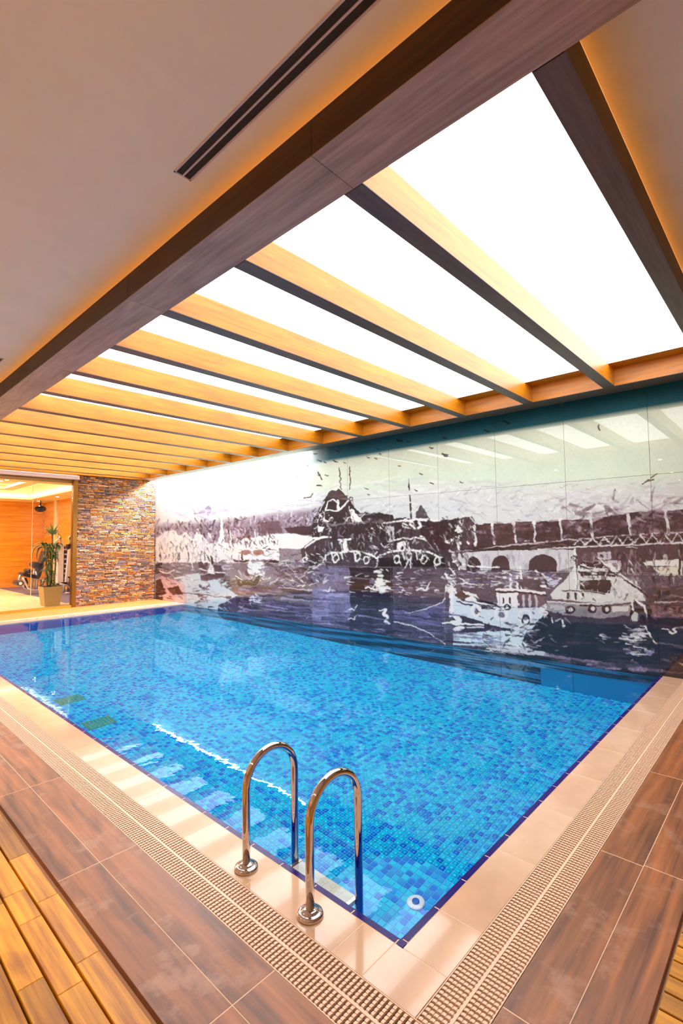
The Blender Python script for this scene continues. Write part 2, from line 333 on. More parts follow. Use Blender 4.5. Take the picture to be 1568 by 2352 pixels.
for k in range(14):
    y = Y0+k*SP
    lab = ('nearest' if k == 0 else ORD[k]) + ' wooden cross beam counted from the camera end of the pool ceiling' if k < 13 else 'last wooden cross beam, right in front of the stone wall'
    t = empty('cross_beam', (XBI, y+WB/2, ZB), lab, 'beam', GRP)
    obj('shaded_underside_board', MB().box((XBI+.001, y, ZB+.0008), (XH-.001, y+WB, ZB+.0066)), M['umber_shade_x'], t, (2.6, y+WB/2, ZB), label='underside board coloured dark brown for its shade')
    if k: obj('beam_box', MB().box((XBI+.001, y, ZB+.0068), (XH-.001, y+WB, ZC-.001)), M['veneer_x'], t, (2.6, y+WB/2, ZB+.1))
    else:
        obj('beam_box', MB().box((XBI+.001, y+.0085, ZB+.0068), (XH-.001, y+WB, ZC-.056)).box((XBI+.001, y+.115, ZC-.056), (XH-.001, y+WB, ZC-.001)), M['veneer_x'], t, (2.6, y+WB/2, ZB+.1))
        obj('shaded_outer_board', MB().box((XBI+.001, y, ZB+.0068), (XH-.001, y+.008, ZC-.045)), M['shaded_face_x'], t, (2.6, y, ZB+.1), label='outer face board coloured dark brown for its shade')
        obj('glow_strip', MB().box((XBI+.05, y+.085, ZC-.055), (XH-.05, y+.108, ZC-.047)), M['glow'], t, (2.6, y+.05, ZC-.03))
    obj('shadow_gap', MB().box((XBI-.001, y+.004, ZB+.0008), (XBI+.006, y+WB-.004, ZB+.06)), M['seam'], t, (XBI, y+WB/2, ZB+.02))
obj('trim_1', MB().box((XBI+.002, L2-.07, ZB), (XH-.001, L2-.002, ZC-.001)), M['veneer_x'], kind='structure', loc=(2.6, L2, ZB))
for k in range(14):
    y0 = Y0+k*SP+WB; y1 = y0+SP-WB if k < 13 else L2-.072
    lab = ('nearest and largest' if k == 0 else ORD[k]) + ' glowing white stretch ceiling panel counted from the camera end' if k < 13 else 'last white ceiling panel, in front of the stone wall'
    t = empty('light_panel', (2.5, (y0+y1)/2, ZC), lab, 'ceiling light', 'luminous panels between the cross beams')
    obj('diffuser', MB().box((XBI+.004, y0+.003, ZC-.009), (XH-LEDGE-.006, y1-.003, ZC-.002)), M['panel'], t, (2.5, (y0+y1)/2, ZC))
    for xa_, xb_ in ((XH-LEDGE-.006, XH-LEDGE-.001), (XBI, XBI+.004)): obj('panel_rim', MB().box((xa_, y0+.001, ZC-.011), (xb_, y1-.001, ZC+.004)), M['seam'], t, (xa_, (y0+y1)/2, ZC))
# led strip in the slot above the mural
t = empty('cove_light', (XE+.06, 9.8, 3.79), 'bright linear light hidden in the slot above the far half of the mural', 'light')
obj('light_tube', MB().box((XE+.062, 6.45, 3.642), (XE+.084, 13.10, 3.655)), M['strip'], t, (XE+.06, 9.8, 3.79))
obj('channel', MB().box((XE+.052, 6.4, 3.657), (XE+.094, 13.14, 3.68)), M['white'], t, (XE+.06, 9.8, 3.81))
# slot diffusers in the left ceiling
for ya, yb, lab in ((-4.2, 1.205, 'long black double slot air diffuser in the ceiling left of the main beam'), (5.25, 7.6, 'double slot air diffuser at the left edge of the photo')):
    t = empty('slot_diffuser', (-.366, ya, ZC), lab, 'air vent')
    x0, x1 = -.418, -.312
    fr = MB(); fr.box((x0, ya, ZC-.006), (x0+.010, yb, ZC)); fr.box((x1-.010, ya, ZC-.006), (x1, yb, ZC))
    fr.box((x0, yb-.010, ZC-.006), (x1, yb, ZC)); fr.box((x0, ya, ZC-.006), (x1, ya+.010, ZC))
    obj('frame', fr, M['lacquer'], t, (-.366, ya, ZC))
    obj('divider', MB().box((-.370, ya+.01, ZC-.006), (-.360, yb-.01, ZC)), M['lacquer'], t, (-.366, ya, ZC))
    for a, b in ((x0+.010, -.370), (-.360, x1-.010)):
        obj('slot', MB().box((a, ya+.01, ZC-.0025), (b, yb-.01, ZC-.0005)), M['dark'], t, ((a+b)/2, ya, ZC))
# downlights of the room behind (seen as glints in the mural and the water)
dls = [(-2.95, 12.6), (-3.3, 8.6), (-3.39, 7.1), (-3.2, 1.4), (-3.2, 4.2), (-6.75, 1.7), (-8.5, 5.8), (-7.4, 9.07), (-6.4, 10.2), (-6.6, 5.6), (-3.2, -1.5), (-6.7, -2.2), (-9.6, 1.9), (-9.6, 9.6)]
ring_me = MB().lathe((0, 0, 0), [(.065, 0), (.065, -.006), (.05, -.008), (.047, -.001)], 24).mesh('ring'); ring_me.materials.append(M['white'])
lens_me = MB().lathe((0, 0, 0), [(.046, -.001), (.046, -.004)], 24).mesh('lens'); lens_me.materials.append(M['down'])
def downlight(x, y, z, lab, grp, watt=0, me=lens_me):
    t = empty('downlight', (x, y, z), lab, 'downlight', grp); place('ring', ring_me, (x, y, z), t); place('lens', me, (x, y, z), t)
    if watt:
        ld = bpy.data.lights.new('downlight_lamp', 'SPOT'); ld.energy = watt; ld.spot_size = 2.3; ld.spot_blend = .8; ld.color = (1, .86, .70); ld.shadow_soft_size = .05
        lo = bpy.data.objects.new('lamp', ld); COL.objects.link(lo); lo.parent = t; lo.location = (0, 0, -.02)
    return t
rows = [('nearest the main beam', [d for d in dls if d[0] > -4]), ('second from the main beam', [d for d in dls if -8 < d[0] <= -4]), ('farthest from the pool', [d for d in dls if d[0] <= -8])]
for rn, ds in rows:
    for k, (x, y) in enumerate(sorted(ds, key=lambda d: -d[1])):
        downlight(x, y, ZC, 'plain ceiling downlight, %s from the gym, in the row %s' % (ORD[k], rn), 'recessed downlights in the left ceiling', L_WARM if x < -4 else L_WARM*.25)

# ================================================================== POOL
pool = empty('swimming_pool', (W/2, L/2, -DEPTH), 'rectangular swimming pool lined with blue mosaic under the luminous ceiling', 'swimming pool')
m = MB(); m.box((-.001, -.001, -DEPTH-.15), (W+.004, L+.001, -DEPTH-.004)); obj('basin_floor', m, M['basin'], pool, (W/2, L/2, -DEPTH))
obj('basin_wall', MB().box((-.05, -.05, -DEPTH-.15), (-.0005, L+.05, -.0315)), M['poolwall'], pool, (0, L/2, -.6))
obj('basin_wall', MB().box((-.0005, -.05, -DEPTH-.15), (W+.004, -.0005, -.0315)), M['poolwall'], pool, (W/2, 0, -.6))
obj('basin_wall', MB().box((-.0005, L+.0005, -DEPTH-.15), (W+.004, L+.05, -.0315)), M['poolwall'], pool, (W/2, L, -.6))
# floor mosaic: 5 cm tiles, the nearest 300 single, the rest one field
PT = .05; nx, ny = int(W/PT), int(L/PT); px, py = W/nx, L/ny
def mcol(n):
    base = np.array([lin(0, 214, 252)[:3], lin(0, 198, 250)[:3], lin(0, 168, 242)[:3], lin(0, 132, 234)[:3], lin(40, 220, 250)[:3]])
    k = rng.choice(5, n, p=[.38, .21, .18, .20, .03]); c = base[k]*(1+rng.uniform(-.1, .1, (n, 1))); return np.c_[c, np.ones(n)]
ii, jj = np.meshgrid(np.arange(nx), np.arange(ny), indexing='ij'); ii = ii.ravel(); jj = jj.ravel(); cc = mcol(len(ii))
cx, cyy = (ii+.5)*px, (jj+.5)*py; d = np.hypot(cx-.95, cyy-.75); order = np.argsort(d); near = np.zeros(len(ii), bool); near[order[:300]] = True
h = .0215; zt, zb_ = -DEPTH, -DEPTH-.004
far = np.where(~near)[0]; n = len(far)
P8 = np.array([(-h,-h,zb_),(h,-h,zb_),(h,h,zb_),(-h,h,zb_),(-h,-h,zt),(h,-h,zt),(h,h,zt),(-h,h,zt)])
V = P8[None]+np.c_[cx[far], cyy[far], np.zeros(n)][:, None, :]; F5 = np.array([(4,5,6,7),(0,1,5,4),(1,2,6,5),(2,3,7,6),(3,0,4,7)])
FF = (F5[None]+np.arange(n)[:, None, None]*8).reshape(-1, 4)
me = bpy.data.meshes.new('mosaic_field'); me.vertices.add(n*8); me.vertices.foreach_set('co', (V.reshape(-1, 3)-np.array([W/2, L/2, -DEPTH])).ravel())
me.loops.add(len(FF)*4); me.loops.foreach_set('vertex_index', FF.ravel()); me.polygons.add(len(FF)); me.polygons.foreach_set('loop_start', np.arange(len(FF))*4)
me.update(calc_edges=True); at = me.color_attributes.new('paint', 'FLOAT_COLOR', 'POINT'); at.data.foreach_set('color', np.repeat(cc[far], 8, 0).astype(np.float32).ravel())
me.materials.append(M['mosaic']); place('mosaic_field', me, (W/2, L/2, -DEPTH), pool, kind='stuff')
tmes = []
for q in range(10):
    c = mcol(1)[0] if q > 4 else np.array([*[lin(0, 214, 252), lin(0, 198, 250), lin(0, 168, 242), lin(0, 132, 234), lin(40, 220, 250)][q][:3], 1])
    b = MB().box((-h, -h, -.004), (h, h, 0)); x = b.mesh('mosaic_tile', cols=np.tile(c, (8, 1))); x.materials.append(M['mosaic']); tmes.append(x)
for i in np.where(near)[0]:
    k = int(rng.choice(5, p=[.38, .21, .18, .20, .03])) if rng.random() < .7 else 5+int(rng.integers(5))
    place('mosaic_tile', tmes[k], (cx[i], cyy[i], -DEPTH), pool)
# navy edge tiles
def edge(a, b, axis, fixed, sign, mt='navy'):
    cs = np.arange(a, b, .2535)
    for s0 in cs:
        s1 = min(s0+.2505, b)
        if axis == 1: bx = ((fixed, s0, -.05), (fixed+.035*sign, s1, -.0005)) if sign > 0 else ((fixed-.03, s0, -.05), (fixed, s1, -.0005))
        else: bx = ((s0, fixed, -.05), (s1, fixed+.035, -.0005)) if sign > 0 else ((s0, fixed-.03, -.05), (s1, fixed, -.0005))
        boxes('edge_tile', M[mt], pool, [bx], .002)
edge(.041, L, 1, 0, 1); edge(.041, W-.01, 0, 0, 1); edge(0.03, W-.01, 0, L, -1, 'stone')
boxes('edge_tile', M['navy'], pool, [((0, 0, -.05), (.039, .0385, -.0005))], .002)
obj('edge_grout', MB().box((0, 0, -.05), (.028, L, -.0011)).box((0, 0, -.05), (W, .028, -.0011)).box((0, L-.027, -.05), (W, L, -.0011)), M['grout'], pool, (0, 0, -.02))
# water
wt = obj('pool_water', MB().add([(.0, .0, ZW), (W, .0, ZW), (W, L, ZW), (.0, L, ZW)], [(0, 1, 2, 3)]), M['water'], loc=(W/2, L/2, ZW),
         label='calm clear blue water filling the swimming pool', cat='water')
# inlet and drains
t = empty('floor_inlet', (1.10, .70, -DEPTH), 'round white inlet fitting on the mosaic under water in the near corner', 'pool fitting')
obj('flange', MB().lathe((1.10, .70, -DEPTH), [(.062, 0), (.062, .008), (.052, .014), (.03, .014)], 28), M['fitting'], t, (1.1, .7, -DEPTH))
obj('nozzle', MB().lathe((1.10, .70, -DEPTH+.014), [(.026, 0), (.024, .012), (.016, .013)], 20), M['poolwall'], t, (1.1, .7, -DEPTH+.014))
for x, y, lab in ((.70, 5.0, 'nearer green grated drain on the pool floor by the left edge'), (.72, 6.05, 'farther green grated drain on the pool floor by the left edge')):
    t = empty('floor_drain', (x, y, -DEPTH), lab, 'drain')
    obj('frame', MB().box((x-.16, y-.13, -DEPTH), (x+.16, y-.115, -DEPTH+.01)).box((x-.16, y+.115, -DEPTH), (x+.16, y+.13, -DEPTH+.01)).box((x-.16, y-.115, -DEPTH), (x-.145, y+.115, -DEPTH+.01)).box((x+.145, y-.115, -DEPTH), (x+.16, y+.115, -DEPTH+.01)), M['drain'], t, (x, y, -DEPTH))
    for q in range(7): boxes('bar', M['drain'], t, [((x-.14+q*.042, y-.115, -DEPTH), (x-.14+q*.042+.028, y+.115, -DEPTH+.008))])

# ================================================================== drainage grates
def slat_mb(n=9, half=.1, w=.0125):
    b = MB().box((-half, -w/2, -.012), (half, w/2, -.0025))
    for q in range(n):
        x = -half+.011+(2*half-.022)*q/(n-1)
        if abs(x) < .008: continue
        b.box((x-.0062, -w/2, -.0025), (x+.0062, w/2, 0.))
    return b
sx = slat_mb(11).mesh('slat'); sx.materials.append(M['grate'])
yb_ = MB()
for v in slat_mb(11).v: yb_.v.append((-v[1], v[0], v[2]))
yb_.f = slat_mb(11).f; yb_.sm = [False]*len(yb_.f); sy_ = yb_.mesh('slat'); sy_.materials.append(M['grate'])
PITCHS = .0232
def grate(axis, c0, a, b, lab, singles, proto, mesh):
    ctr = (c0, (a+b)/2, 0) if axis == 1 else ((a+b)/2, c0, 0)
    t = empty('drainage_grate', ctr, lab, 'drain grate', 'cream slotted overflow grates')
    def bx(u0, v0, z0, u1, v1, z1): return ((u0, v0, z0), (u1, v1, z1)) if axis == 1 else ((v0, u0, z0), (v1, u1, z1))
    obj('channel', MB().box(*bx(c0-.105, a, -.0295, c0+.105, b, -.0275)), M['dark'], t, ctr)
    obj('frame', MB().box(*bx(c0-.1045, a, -.03, c0-.1005, b, -.0002)).box(*bx(c0+.1005, a, -.03, c0+.1045, b, -.0002)), M['grate'], t, ctr)
    obj('spine', MB().box(*bx(c0-.006, a, -.014, c0+.006, b, -.0003)), M['grate'], t, ctr)
    n = int((b-a)/PITCHS); rest = MB()
    order = range(n)
    for i in order:
        y = a+.012+i*PITCHS
        if i < singles: place('slat', mesh, (c0, y, 0) if axis == 1 else (y, c0, 0), t)
        else: rest.box(*bx(c0-.1, y-.0062, -.012, c0+.1, y+.0062, -.0008))
    if rest.v: obj('slat_run', rest, M['grate'], t, ctr, kind='stuff')
grate(1, -.3245, -.4255, L+.22, 'cream slotted drainage grate running along the long pool side beside the ladder', 300, None, sx)
grate(0, -.3195, -.2175, W-.006, 'cream slotted drainage grate running along the short near pool side to the mural', 246, None, sy_)
grate(0, L+.325, -.428, W-.006, 'cream slotted drainage grate across the far end of the pool', 0, None, sy_)

# ================================================================== teak duckboard deck
def deck(label, x0, x1, y0, y1, pitch, cutlist, xstart):
    t = empty('teak_deck', ((x0+x1)/2, (y0+y1)/2, -.03), label, 'wooden deck')
    n = int(round(abs(x1-x0)/pitch)); s = 1 if x1 > x0 else -1
    for i in range(n):
        a = x0+s*i*pitch; b = a+s*(pitch-.008); lo, hi = min(a, b), max(a, b)
        ys = cutlist.get(i)
        if ys is None:
            ys = []; y = y0+rng.uniform(.1, .6)
            while y < y1: ys.append(y); y += rng.uniform(.45, .62)
        cs = [y0]+[y for y in ys if y0+.05 < y < y1-.05]+[y1]
        for c, d_ in zip(cs, cs[1:]): boxes('plank', M['teak'], t, [((lo, c+.0004, -.028), (hi, d_-.0004, -.001))], .0025)
    obj('joist', MB().box((min(x0, x1), y0, -.0295), (max(x0, x1), y1, -.0285)), M['dark'], t, ((x0+x1)/2, (y0+y1)/2, -.03))
deck('golden teak plank deck with black gaps in the lower left corner', -.867, -4.04, -.82, L2-.05, .1, {0: [.45, .95, 1.46, 1.94, 2.5, 3.05, 3.6, 4.2, 4.8, 5.4, 6.0, 6.8, 7.6, 8.5, 9.5, 10.5, 11.5], 1: [.3, .85, 1.36, 1.62, 2.2, 2.8, 3.4, 4.1, 4.9, 5.8, 6.8, 7.8, 8.8, 10, 11.5]}, 0)
deck('golden teak plank deck in the lower right corner beyond the brown tiles', .035, W-.1, -3.4, -.852, .0945, {}, 0)
deck('teak plank deck strip behind the photographer', -4.07, .03, -3.4, -.855, .1, {}, 0)

# ================================================================== ladder
rail_me = None
def ladder():
    t = empty('pool_ladder', (.03, .668, 0), 'polished steel pool ladder with two arched handrails at the near corner', 'pool ladder')
    xa, xb, r = -.135, .208, .0213
    rad = (xb-xa)/2; zc_ = .575-rad
    for y in (.912, .424):
        pts = [(xa, y, .0), (xa, y, .2)] + [( (xa+xb)/2-rad*math.cos(PI*q/24), y, zc_+rad*math.sin(PI*q/24)) for q in range(25)] + [(xb, y, .2), (xb, y, -.2), (xb, y, -1.12)]
        obj('handrail', MB().tube(pts, r, 20), M['chrome'], t, (xa, y, 0))
        obj('floor_flange', MB().lathe((xa, y, 0), [(.062, 0), (.0625, .008), (.058, .017), (.047, .021), (.040, .022), (.038, .028), (.0265, .030), (.0215, .034)], 36), M['chrome'], t, (xa, y, 0))
    for z in (-.19, -.46, -.73, -1.0):
        s = obj('tread', MB().box((xb-.078, .447, z-.03), (xb+.020, .889, z), .006), M['tread'], t, (xb, .668, z))
        g = MB()
        for q in range(7):
            for p_ in range(2): g.box((xb-.060+.035*p_, .475+.055*q, z), (xb-.038+.035*p_, .505+.055*q, z+.0015))
        obj('grip_rib', g, M['tread'], s, (xb, .668, z), kind='stuff')
        for y in (.444, .892): obj('tread_clamp', MB().box((xb-.06, y-.022 if y > .6 else y, z-.034), (xb+.024, y if y > .6 else y+.022, z+.003), .003), M['chrome'], t, (xb, y, z))
ladder()

# ================================================================== ledger stone wall
sw = empty('stone_wall', ((XS0+W)/2, L2, 0), 'split ledger stone wall in rust, grey and tan between the glazing and the mural', 'stone wall')
pal = [(140,122,118), (158,136,124), (190,146,100), (206,144,74), (216,172,128), (172,124,84), (122,102,96), (198,164,142), (222,186,150), (184,112,60), (150,130,134), (204,130,60), (214,160,84)]
stones = []; z = .002
while z < 3.59:
    hh = random.uniform(.034, .050); x = XS0+.002+random.uniform(-.1, 0)
    while x < W-.012:
        wd = random.choice((.07, .1, .13, .17, .22))*random.uniform(.8, 1.25)
        a, b = max(x, XS0+.002), min(x+wd, W-.012)
        if b-a > .03: stones.append((a, b-.003, z, min(z+hh-.003, 3.598), random.uniform(.004, .034)))
        x += wd
    z += hh
def stone_mb(s):
    a, b, z0, z1, d = s; y = L2+.03-.03-d; t = .004
    j = [random.uniform(-.004, .004) for _ in range(4)]
    v = [(a, L2+.031, z0), (b, L2+.031, z0), (b, L2+.031, z1), (a, L2+.031, z1),
         (a+t, y+.006+j[0], z0+t), (b-t, y+.006+j[1], z0+t), (b-t, y+.006+j[2], z1-t), (a+t, y+.006+j[3], z1-t), ((a+b)/2+j[0]*4, y-.002, (z0+z1)/2)]
    f = [(0,1,5,4), (1,2,6,5), (2,3,7,6), (3,0,4,7), (4,5,8), (5,6,8), (6,7,8), (7,4,8)]
    c = random.choice(pal); k = random.uniform(.8, 1.15); col = lin(*[min(255, q*k*f_) for q, f_ in zip(c, (.84, .79, .76))])
    return v, f, [col]*9
big = set(sorted(range(len(stones)), key=lambda i: -(stones[i][1]-stones[i][0])*(stones[i][3]-stones[i][2]))[:300])
rest = MB(); rc = []
for i, s in enumerate(stones):
    v, f, c = stone_mb(s)
    if i in big: obj('ledger_stone', MB().add(v, f), M['ledger'], sw, ((s[0]+s[1])/2, L2, (s[2]+s[3])/2), cols=c)
    else: rest.add(v, f); rc += c
obj('ledger_chips', rest, M['ledger'], sw, ((XS0+W)/2, L2, 1.8), cols=rc, kind='stuff')

# ================================================================== glazed wall to the gym
win = empty('window_1', (0, L2, 0), kind='structure')
obj('frame_post', MB().box((3.112, L2-.06, -.002), (XS0-.001, L2+.09, 3.50)), M['bronze'], win, (3.17, L2, 1.7))
obj('sill_rail', MB().box((XMIN, L2-.045, -.002), (3.112, L2+.085, .062)), M['goldrail'], win, (-4, L2, 0))
obj('head_rail', MB().box((XMIN, L2-.0, 3.44), (3.112, L2+.08, 3.4995)), M['bronze'], win, (-4, L2, 3.45))
xe_ = 3.110
while xe_ > XMIN+.1:
    xs = max(xe_-.95, XMIN); p = obj('glass_pane', MB().box((xs+.004, L2+.015, .062), (xe_-.003, L2+.027, 3.44)), M['glass'], win, ((xs+xe_)/2, L2, 1.7))
    obj('pane_edge', MB().box((xs-.004, L2+.012, .062), (xs+.003, L2+.030, 3.44)), M['glass_edge'], p, (xs, L2, 1.7)); xe_ -= .95
t = empty('blind_cassette', (-3, L2-.1, 3.5), 'long white roller blind cassette above the glazed gym wall', 'roller blind')
obj('case', MB().box((-8, L2-.23, 3.452), (3.185, L2-.062, 3.552), .012), M['lacquer'], t, (-3, L2-.15, 3.5))
obj('end_cap', MB().box((3.185, L2-.232, 3.45), (3.195, L2-.061, 3.554)), M['white'], t, (3.19, L2-.15, 3.5))

# ================================================================== gym behind the glass
GZ, GC, GX, GY = .05, 3.392, 4.77, 21.25
gf = obj('floor_gym', MB().box((XMIN, L2+.1, -.2), (GX+.2, GY+.1, GZ)), M['gymfloor'], kind='structure'); gf.name = 'floor_2'
gw = obj('wall_gym_back', MB().box((XMIN-.2, GY, -.1), (GX+.2, GY+.2, 4.3)), M['cladding'], kind='structure')
# cladding boards as pieces on the back wall and the side wall
for i in range(17):
    z0 = GZ+.02+i*.196
    boxes('cladding_board', M['cladding'], gw, [((-1.0+1.9*q+.002, GY-.012, z0), (-1.0+1.9*(q+1)-.002, GY-.0005, min(z0+.190, GC))) for q in range(3)], .002)
gs = obj('wall_gym_side', MB().box((GX, L2+.301, -.1), (GX+.2, GY+.2, 4.3)), M['cladding_y'], kind='structure')
for i in range(17):
    z0 = GZ+.02+i*.196; boxes('cladding_board', M['cladding_y'], gs, [((GX-.012, 15.0, z0), (GX-.0005, 19.6, min(z0+.190, GC))), ((GX-.012, 19.9, z0), (GX-.0005, GY-.013, min(z0+.190, GC)))], .002)
obj('pilaster', MB().box((GX-.07, 19.62, GZ), (GX-.0005, 19.88, GC)), M['gymceil'], gs, (GX, 19.7, 1.5))
obj('wall_gym_left', MB().box((XMIN-.2, L2+.31, -.1), (XMIN, GY+.2, 4.3)), M['cladding_y'], kind='structure')
# ceiling with a stepped light tray
TX0, TX1, TY0, TY1 = -4.2, 3.88, 14.0, 19.9
gc = MB(); zz = 4.05
gc.box((XMIN, L2+.3, GC), (TX0, GY, zz)); gc.box((TX1, L2+.3, GC), (GX, GY, zz)); gc.box((TX0, L2+.3, GC), (TX1, TY0, zz)); gc.box((TX0, TY1, GC), (TX1, GY, zz))
cg = obj('ceiling_gym', gc, M['gymceil'], kind='structure')
obj('ceiling_tray', MB().box((TX0, TY0, 3.88), (TX1, TY1, zz)), M['gymceil'], cg, (0, 17, 3.9))
ix0, ix1, iy0, iy1 = -3.4, 2.75, 14.9, 18.6
fr = MB(); z0, z1 = 3.62, 3.70
fr.box((ix0-.35, iy0-.3, z0), (ix1+.35, iy0, z1)); fr.box((ix0-.35, iy1, z0), (ix1+.35, iy1+.35, z1)); fr.box((ix0-.35, iy0, z0), (ix0, iy1, z1)); fr.box((ix1, iy0, z0), (ix1+.35, iy1, z1))
obj('tray_frame', fr, M['gymceil'], cg, (0, 17, 3.65))
t = empty('tray_light', (0, 17, 3.86), 'large glowing rectangular ceiling light over the gym floor', 'ceiling light')
obj('diffuser', MB().box((ix0+.1, iy0+.1, 3.865), (ix1-.1, iy1-.1, 3.875)), M['tray'], t, (0, 17, 3.87))
t = empty('cove_strip', (TX1, 17, 3.5), 'warm cove light running round the gym ceiling recess', 'light')
obj('strip', MB().box((TX1-.07, TY0+.1, 3.50), (TX1-.03, TY1-.1, 3.53)).box((TX0+.1, TY1-.07, 3.50), (TX1-.1, TY1-.03, 3.53)).box((TX0+.1, TY0+.03, 3.50), (TX1-.1, TY0+.07, 3.53)), M['cove'], t, (TX1, 17, 3.5))
for x, y, lab in ((1.7, 13.72, 'gym downlight close behind the glass, above the cream floor'), (-.6, 13.72, 'gym downlight close behind the glass, outside the left edge of the photo'), (4.3, 15.6, 'gym downlight over the cable machine, nearest to the glass'), (4.24, 18.04, 'gym downlight midway along the right side wall'), (4.3, 20.4, 'gym downlight just behind the black speaker'), (1.9, 20.5, 'gym downlight by the back wall, right one of two'), (-.4, 20.5, 'gym downlight by the back wall, left one of two')):
    downlight(x, y, GC, lab, 'recessed downlights in the gym ceiling', 0)
# wall speaker
t = empty('wall_speaker', (4.35, 20.3, 3.2), 'black rounded speaker hanging in the gym ceiling corner', 'speaker')
sp = MB(); prof = [(.001, -.17)]+[(.20*math.sin(PI*q/14)+.001, -.17*math.cos(PI*q/14)) for q in range(1, 14)]+[(.001, .17)]
sp.lathe((4.35, 20.3, 3.08), [(r, zz_*.75) for r, zz_ in prof], 24); obj('body', sp, M['blackmetal'], t, (4.35, 20.3, 3.08))
obj('bracket', MB().tube([(4.35, 20.3, 3.18), (4.35, 20.3, GC)], .02, 10), M['blackmetal'], t, (4.35, 20.3, 3.3))
obj('front_ring', MB().lathe((4.35, 20.3, 2.955), [(.10, .0), (.10, -.012), (.06, -.012)], 24), M['chrome'], t, (4.35, 20.3, 2.95))
# grey mat
obj('gym_mat', MB().box((3.22, 13.9, GZ), (GX-.08, 21.1, GZ+.012), .004), M['mat_'], loc=(4, 17, GZ), label='grey rubber gym mat under the exercise machines', cat='mat')
# planter and plant
px0, py0 = 2.755, 13.66; b0, b1, hp = .178, .238, .52
t = empty('planter', (px0, py0, GZ), 'square tapered olive gold planter holding the tall plant behind the glass', 'planter')
p = MB(); tt = .02
p.add([(px0-b0, py0-b0, GZ), (px0+b0, py0-b0, GZ), (px0+b0, py0+b0, GZ), (px0-b0, py0+b0, GZ), (px0-b1, py0-b1, GZ+hp), (px0+b1, py0-b1, GZ+hp), (px0+b1, py0+b1, GZ+hp), (px0-b1, py0+b1, GZ+hp),
       (px0-b1+tt, py0-b1+tt, GZ+hp), (px0+b1-tt, py0-b1+tt, GZ+hp), (px0+b1-tt, py0+b1-tt, GZ+hp), (px0-b1+tt, py0+b1-tt, GZ+hp),
       (px0-b1+tt, py0-b1+tt, GZ+hp-.04), (px0+b1-tt, py0-b1+tt, GZ+hp-.04), (px0+b1-tt, py0+b1-tt, GZ+hp-.04), (px0-b1+tt, py0+b1-tt, GZ+hp-.04)],
      [(3,2,1,0),(0,1,5,4),(1,2,6,5),(2,3,7,6),(3,0,4,7),(4,5,9,8),(5,6,10,9),(6,7,11,10),(7,4,8,11),(8,9,13,12),(9,10,14,13),(10,11,15,14),(11,8,12,15)])
obj('body', p, M['pot'], t, (px0, py0, GZ)); obj('soil', MB().box((px0-b1+tt, py0-b1+tt, GZ+hp-.06), (px0+b1-tt, py0+b1-tt, GZ+hp-.035)), M['soil'], t, (px0, py0, GZ+hp))
ZP = GZ+hp-.035
pl = empty('potted_plant', (px0, py0, ZP), 'tall dracaena with long arching leaves standing in the olive gold planter', 'plant')
def leafmesh(Lf, wf_, droop, c0, c1):
    b = MB(); cols = []; n = 6
    for q in range(n+1):
        s_ = q/n; a = droop*s_; xx = Lf*s_*math.cos(a*.7); zz_ = Lf*s_*math.sin(.6-a); ww = wf_*(math.sin(PI*min(1, s_*.9+.12))**.7)*(1-s_**3)+.002
        b.v += [(xx, -ww, zz_+.12*ww), (xx, 0, zz_-.1*ww), (xx, ww, zz_+.12*ww)]; c = [c0[k]*(1-s_)+c1[k]*s_ for k in range(3)]+[1]; cols += [c]*3
        if q:
            k = 3*(q-1); b.f += [(k, k+3, k+4, k+1), (k+1, k+4, k+5, k+2)]; b.sm += [True, True]
    me = b.mesh('leaf', cols=cols); me.materials.append(M['leaf']); return me
LM = [leafmesh(.42, .020, 1.0, lin(60, 96, 20), lin(150, 160, 50)), leafmesh(.5, .022, 1.3, lin(40, 76, 22), lin(110, 130, 40)), leafmesh(.40, .022, .25, lin(90, 130, 20), lin(160, 180, 40)), leafmesh(.45, .02, 1.5, lin(50, 80, 30), lin(170, 150, 90)), leafmesh(.3, .02, .9, lin(36, 66, 18), lin(90, 110, 30))]
def rosette(x, y, z, n, sz, which, tilt=0.):
    for q in range(n):
        me = random.choice(which); o = place('leaf', me, (x, y, z-.05*random.random()*sz), pl)
        o.rotation_euler = (random.uniform(-.2, .2), -random.uniform(-.6, .6)-tilt, 2.4*q+random.uniform(-.3, .3)); s_ = sz*random.uniform(.7, 1.1); o.scale = (s_, s_*1.5, s_)
canes = [((0, 0), (.02, 0, 1.52), 1.52), ((-.06, .03), (-.16, .02, 1.12), 1.12), ((.07, -.02), (.12, 0, 1.12), 1.1), ((.02, .06), (.04, .03, .85), .8), ((-.03, -.05), (-.05, -.06, .55), .5)]
for (cx_, cy__), (ex, ey, ez), hh in canes:
    obj('cane', MB().tube([(px0+cx_, py0+cy__, ZP), (px0+(cx_+ex)/2+.01, py0+(cy__+ey)/2, ZP+ez/2), (px0+ex, py0+ey, ZP+ez)], [.02, .017, .014], 8), M['trunk'], pl, (px0+cx_, py0+cy__, ZP))
rosette(px0+.02, py0, ZP+1.46, 30, .9, [LM[2], LM[2], LM[2], LM[0]], .42)
rosette(px0-.16, py0+.02, ZP+1.12, 30, 1., [LM[0], LM[3], LM[2]], .1); rosette(px0+.12, py0, ZP+1.16, 24, .7, [LM[3], LM[0], LM[1]])
rosette(px0+.04, py0+.03, ZP+.85, 28, .7, [LM[1], LM[4]])
for k in range(16): rosette(px0+random.uniform(-.08, .1), py0+random.uniform(-.08, .08), ZP+.1+.07*k, 10, .72, [LM[1], LM[4], LM[4], LM[0]])
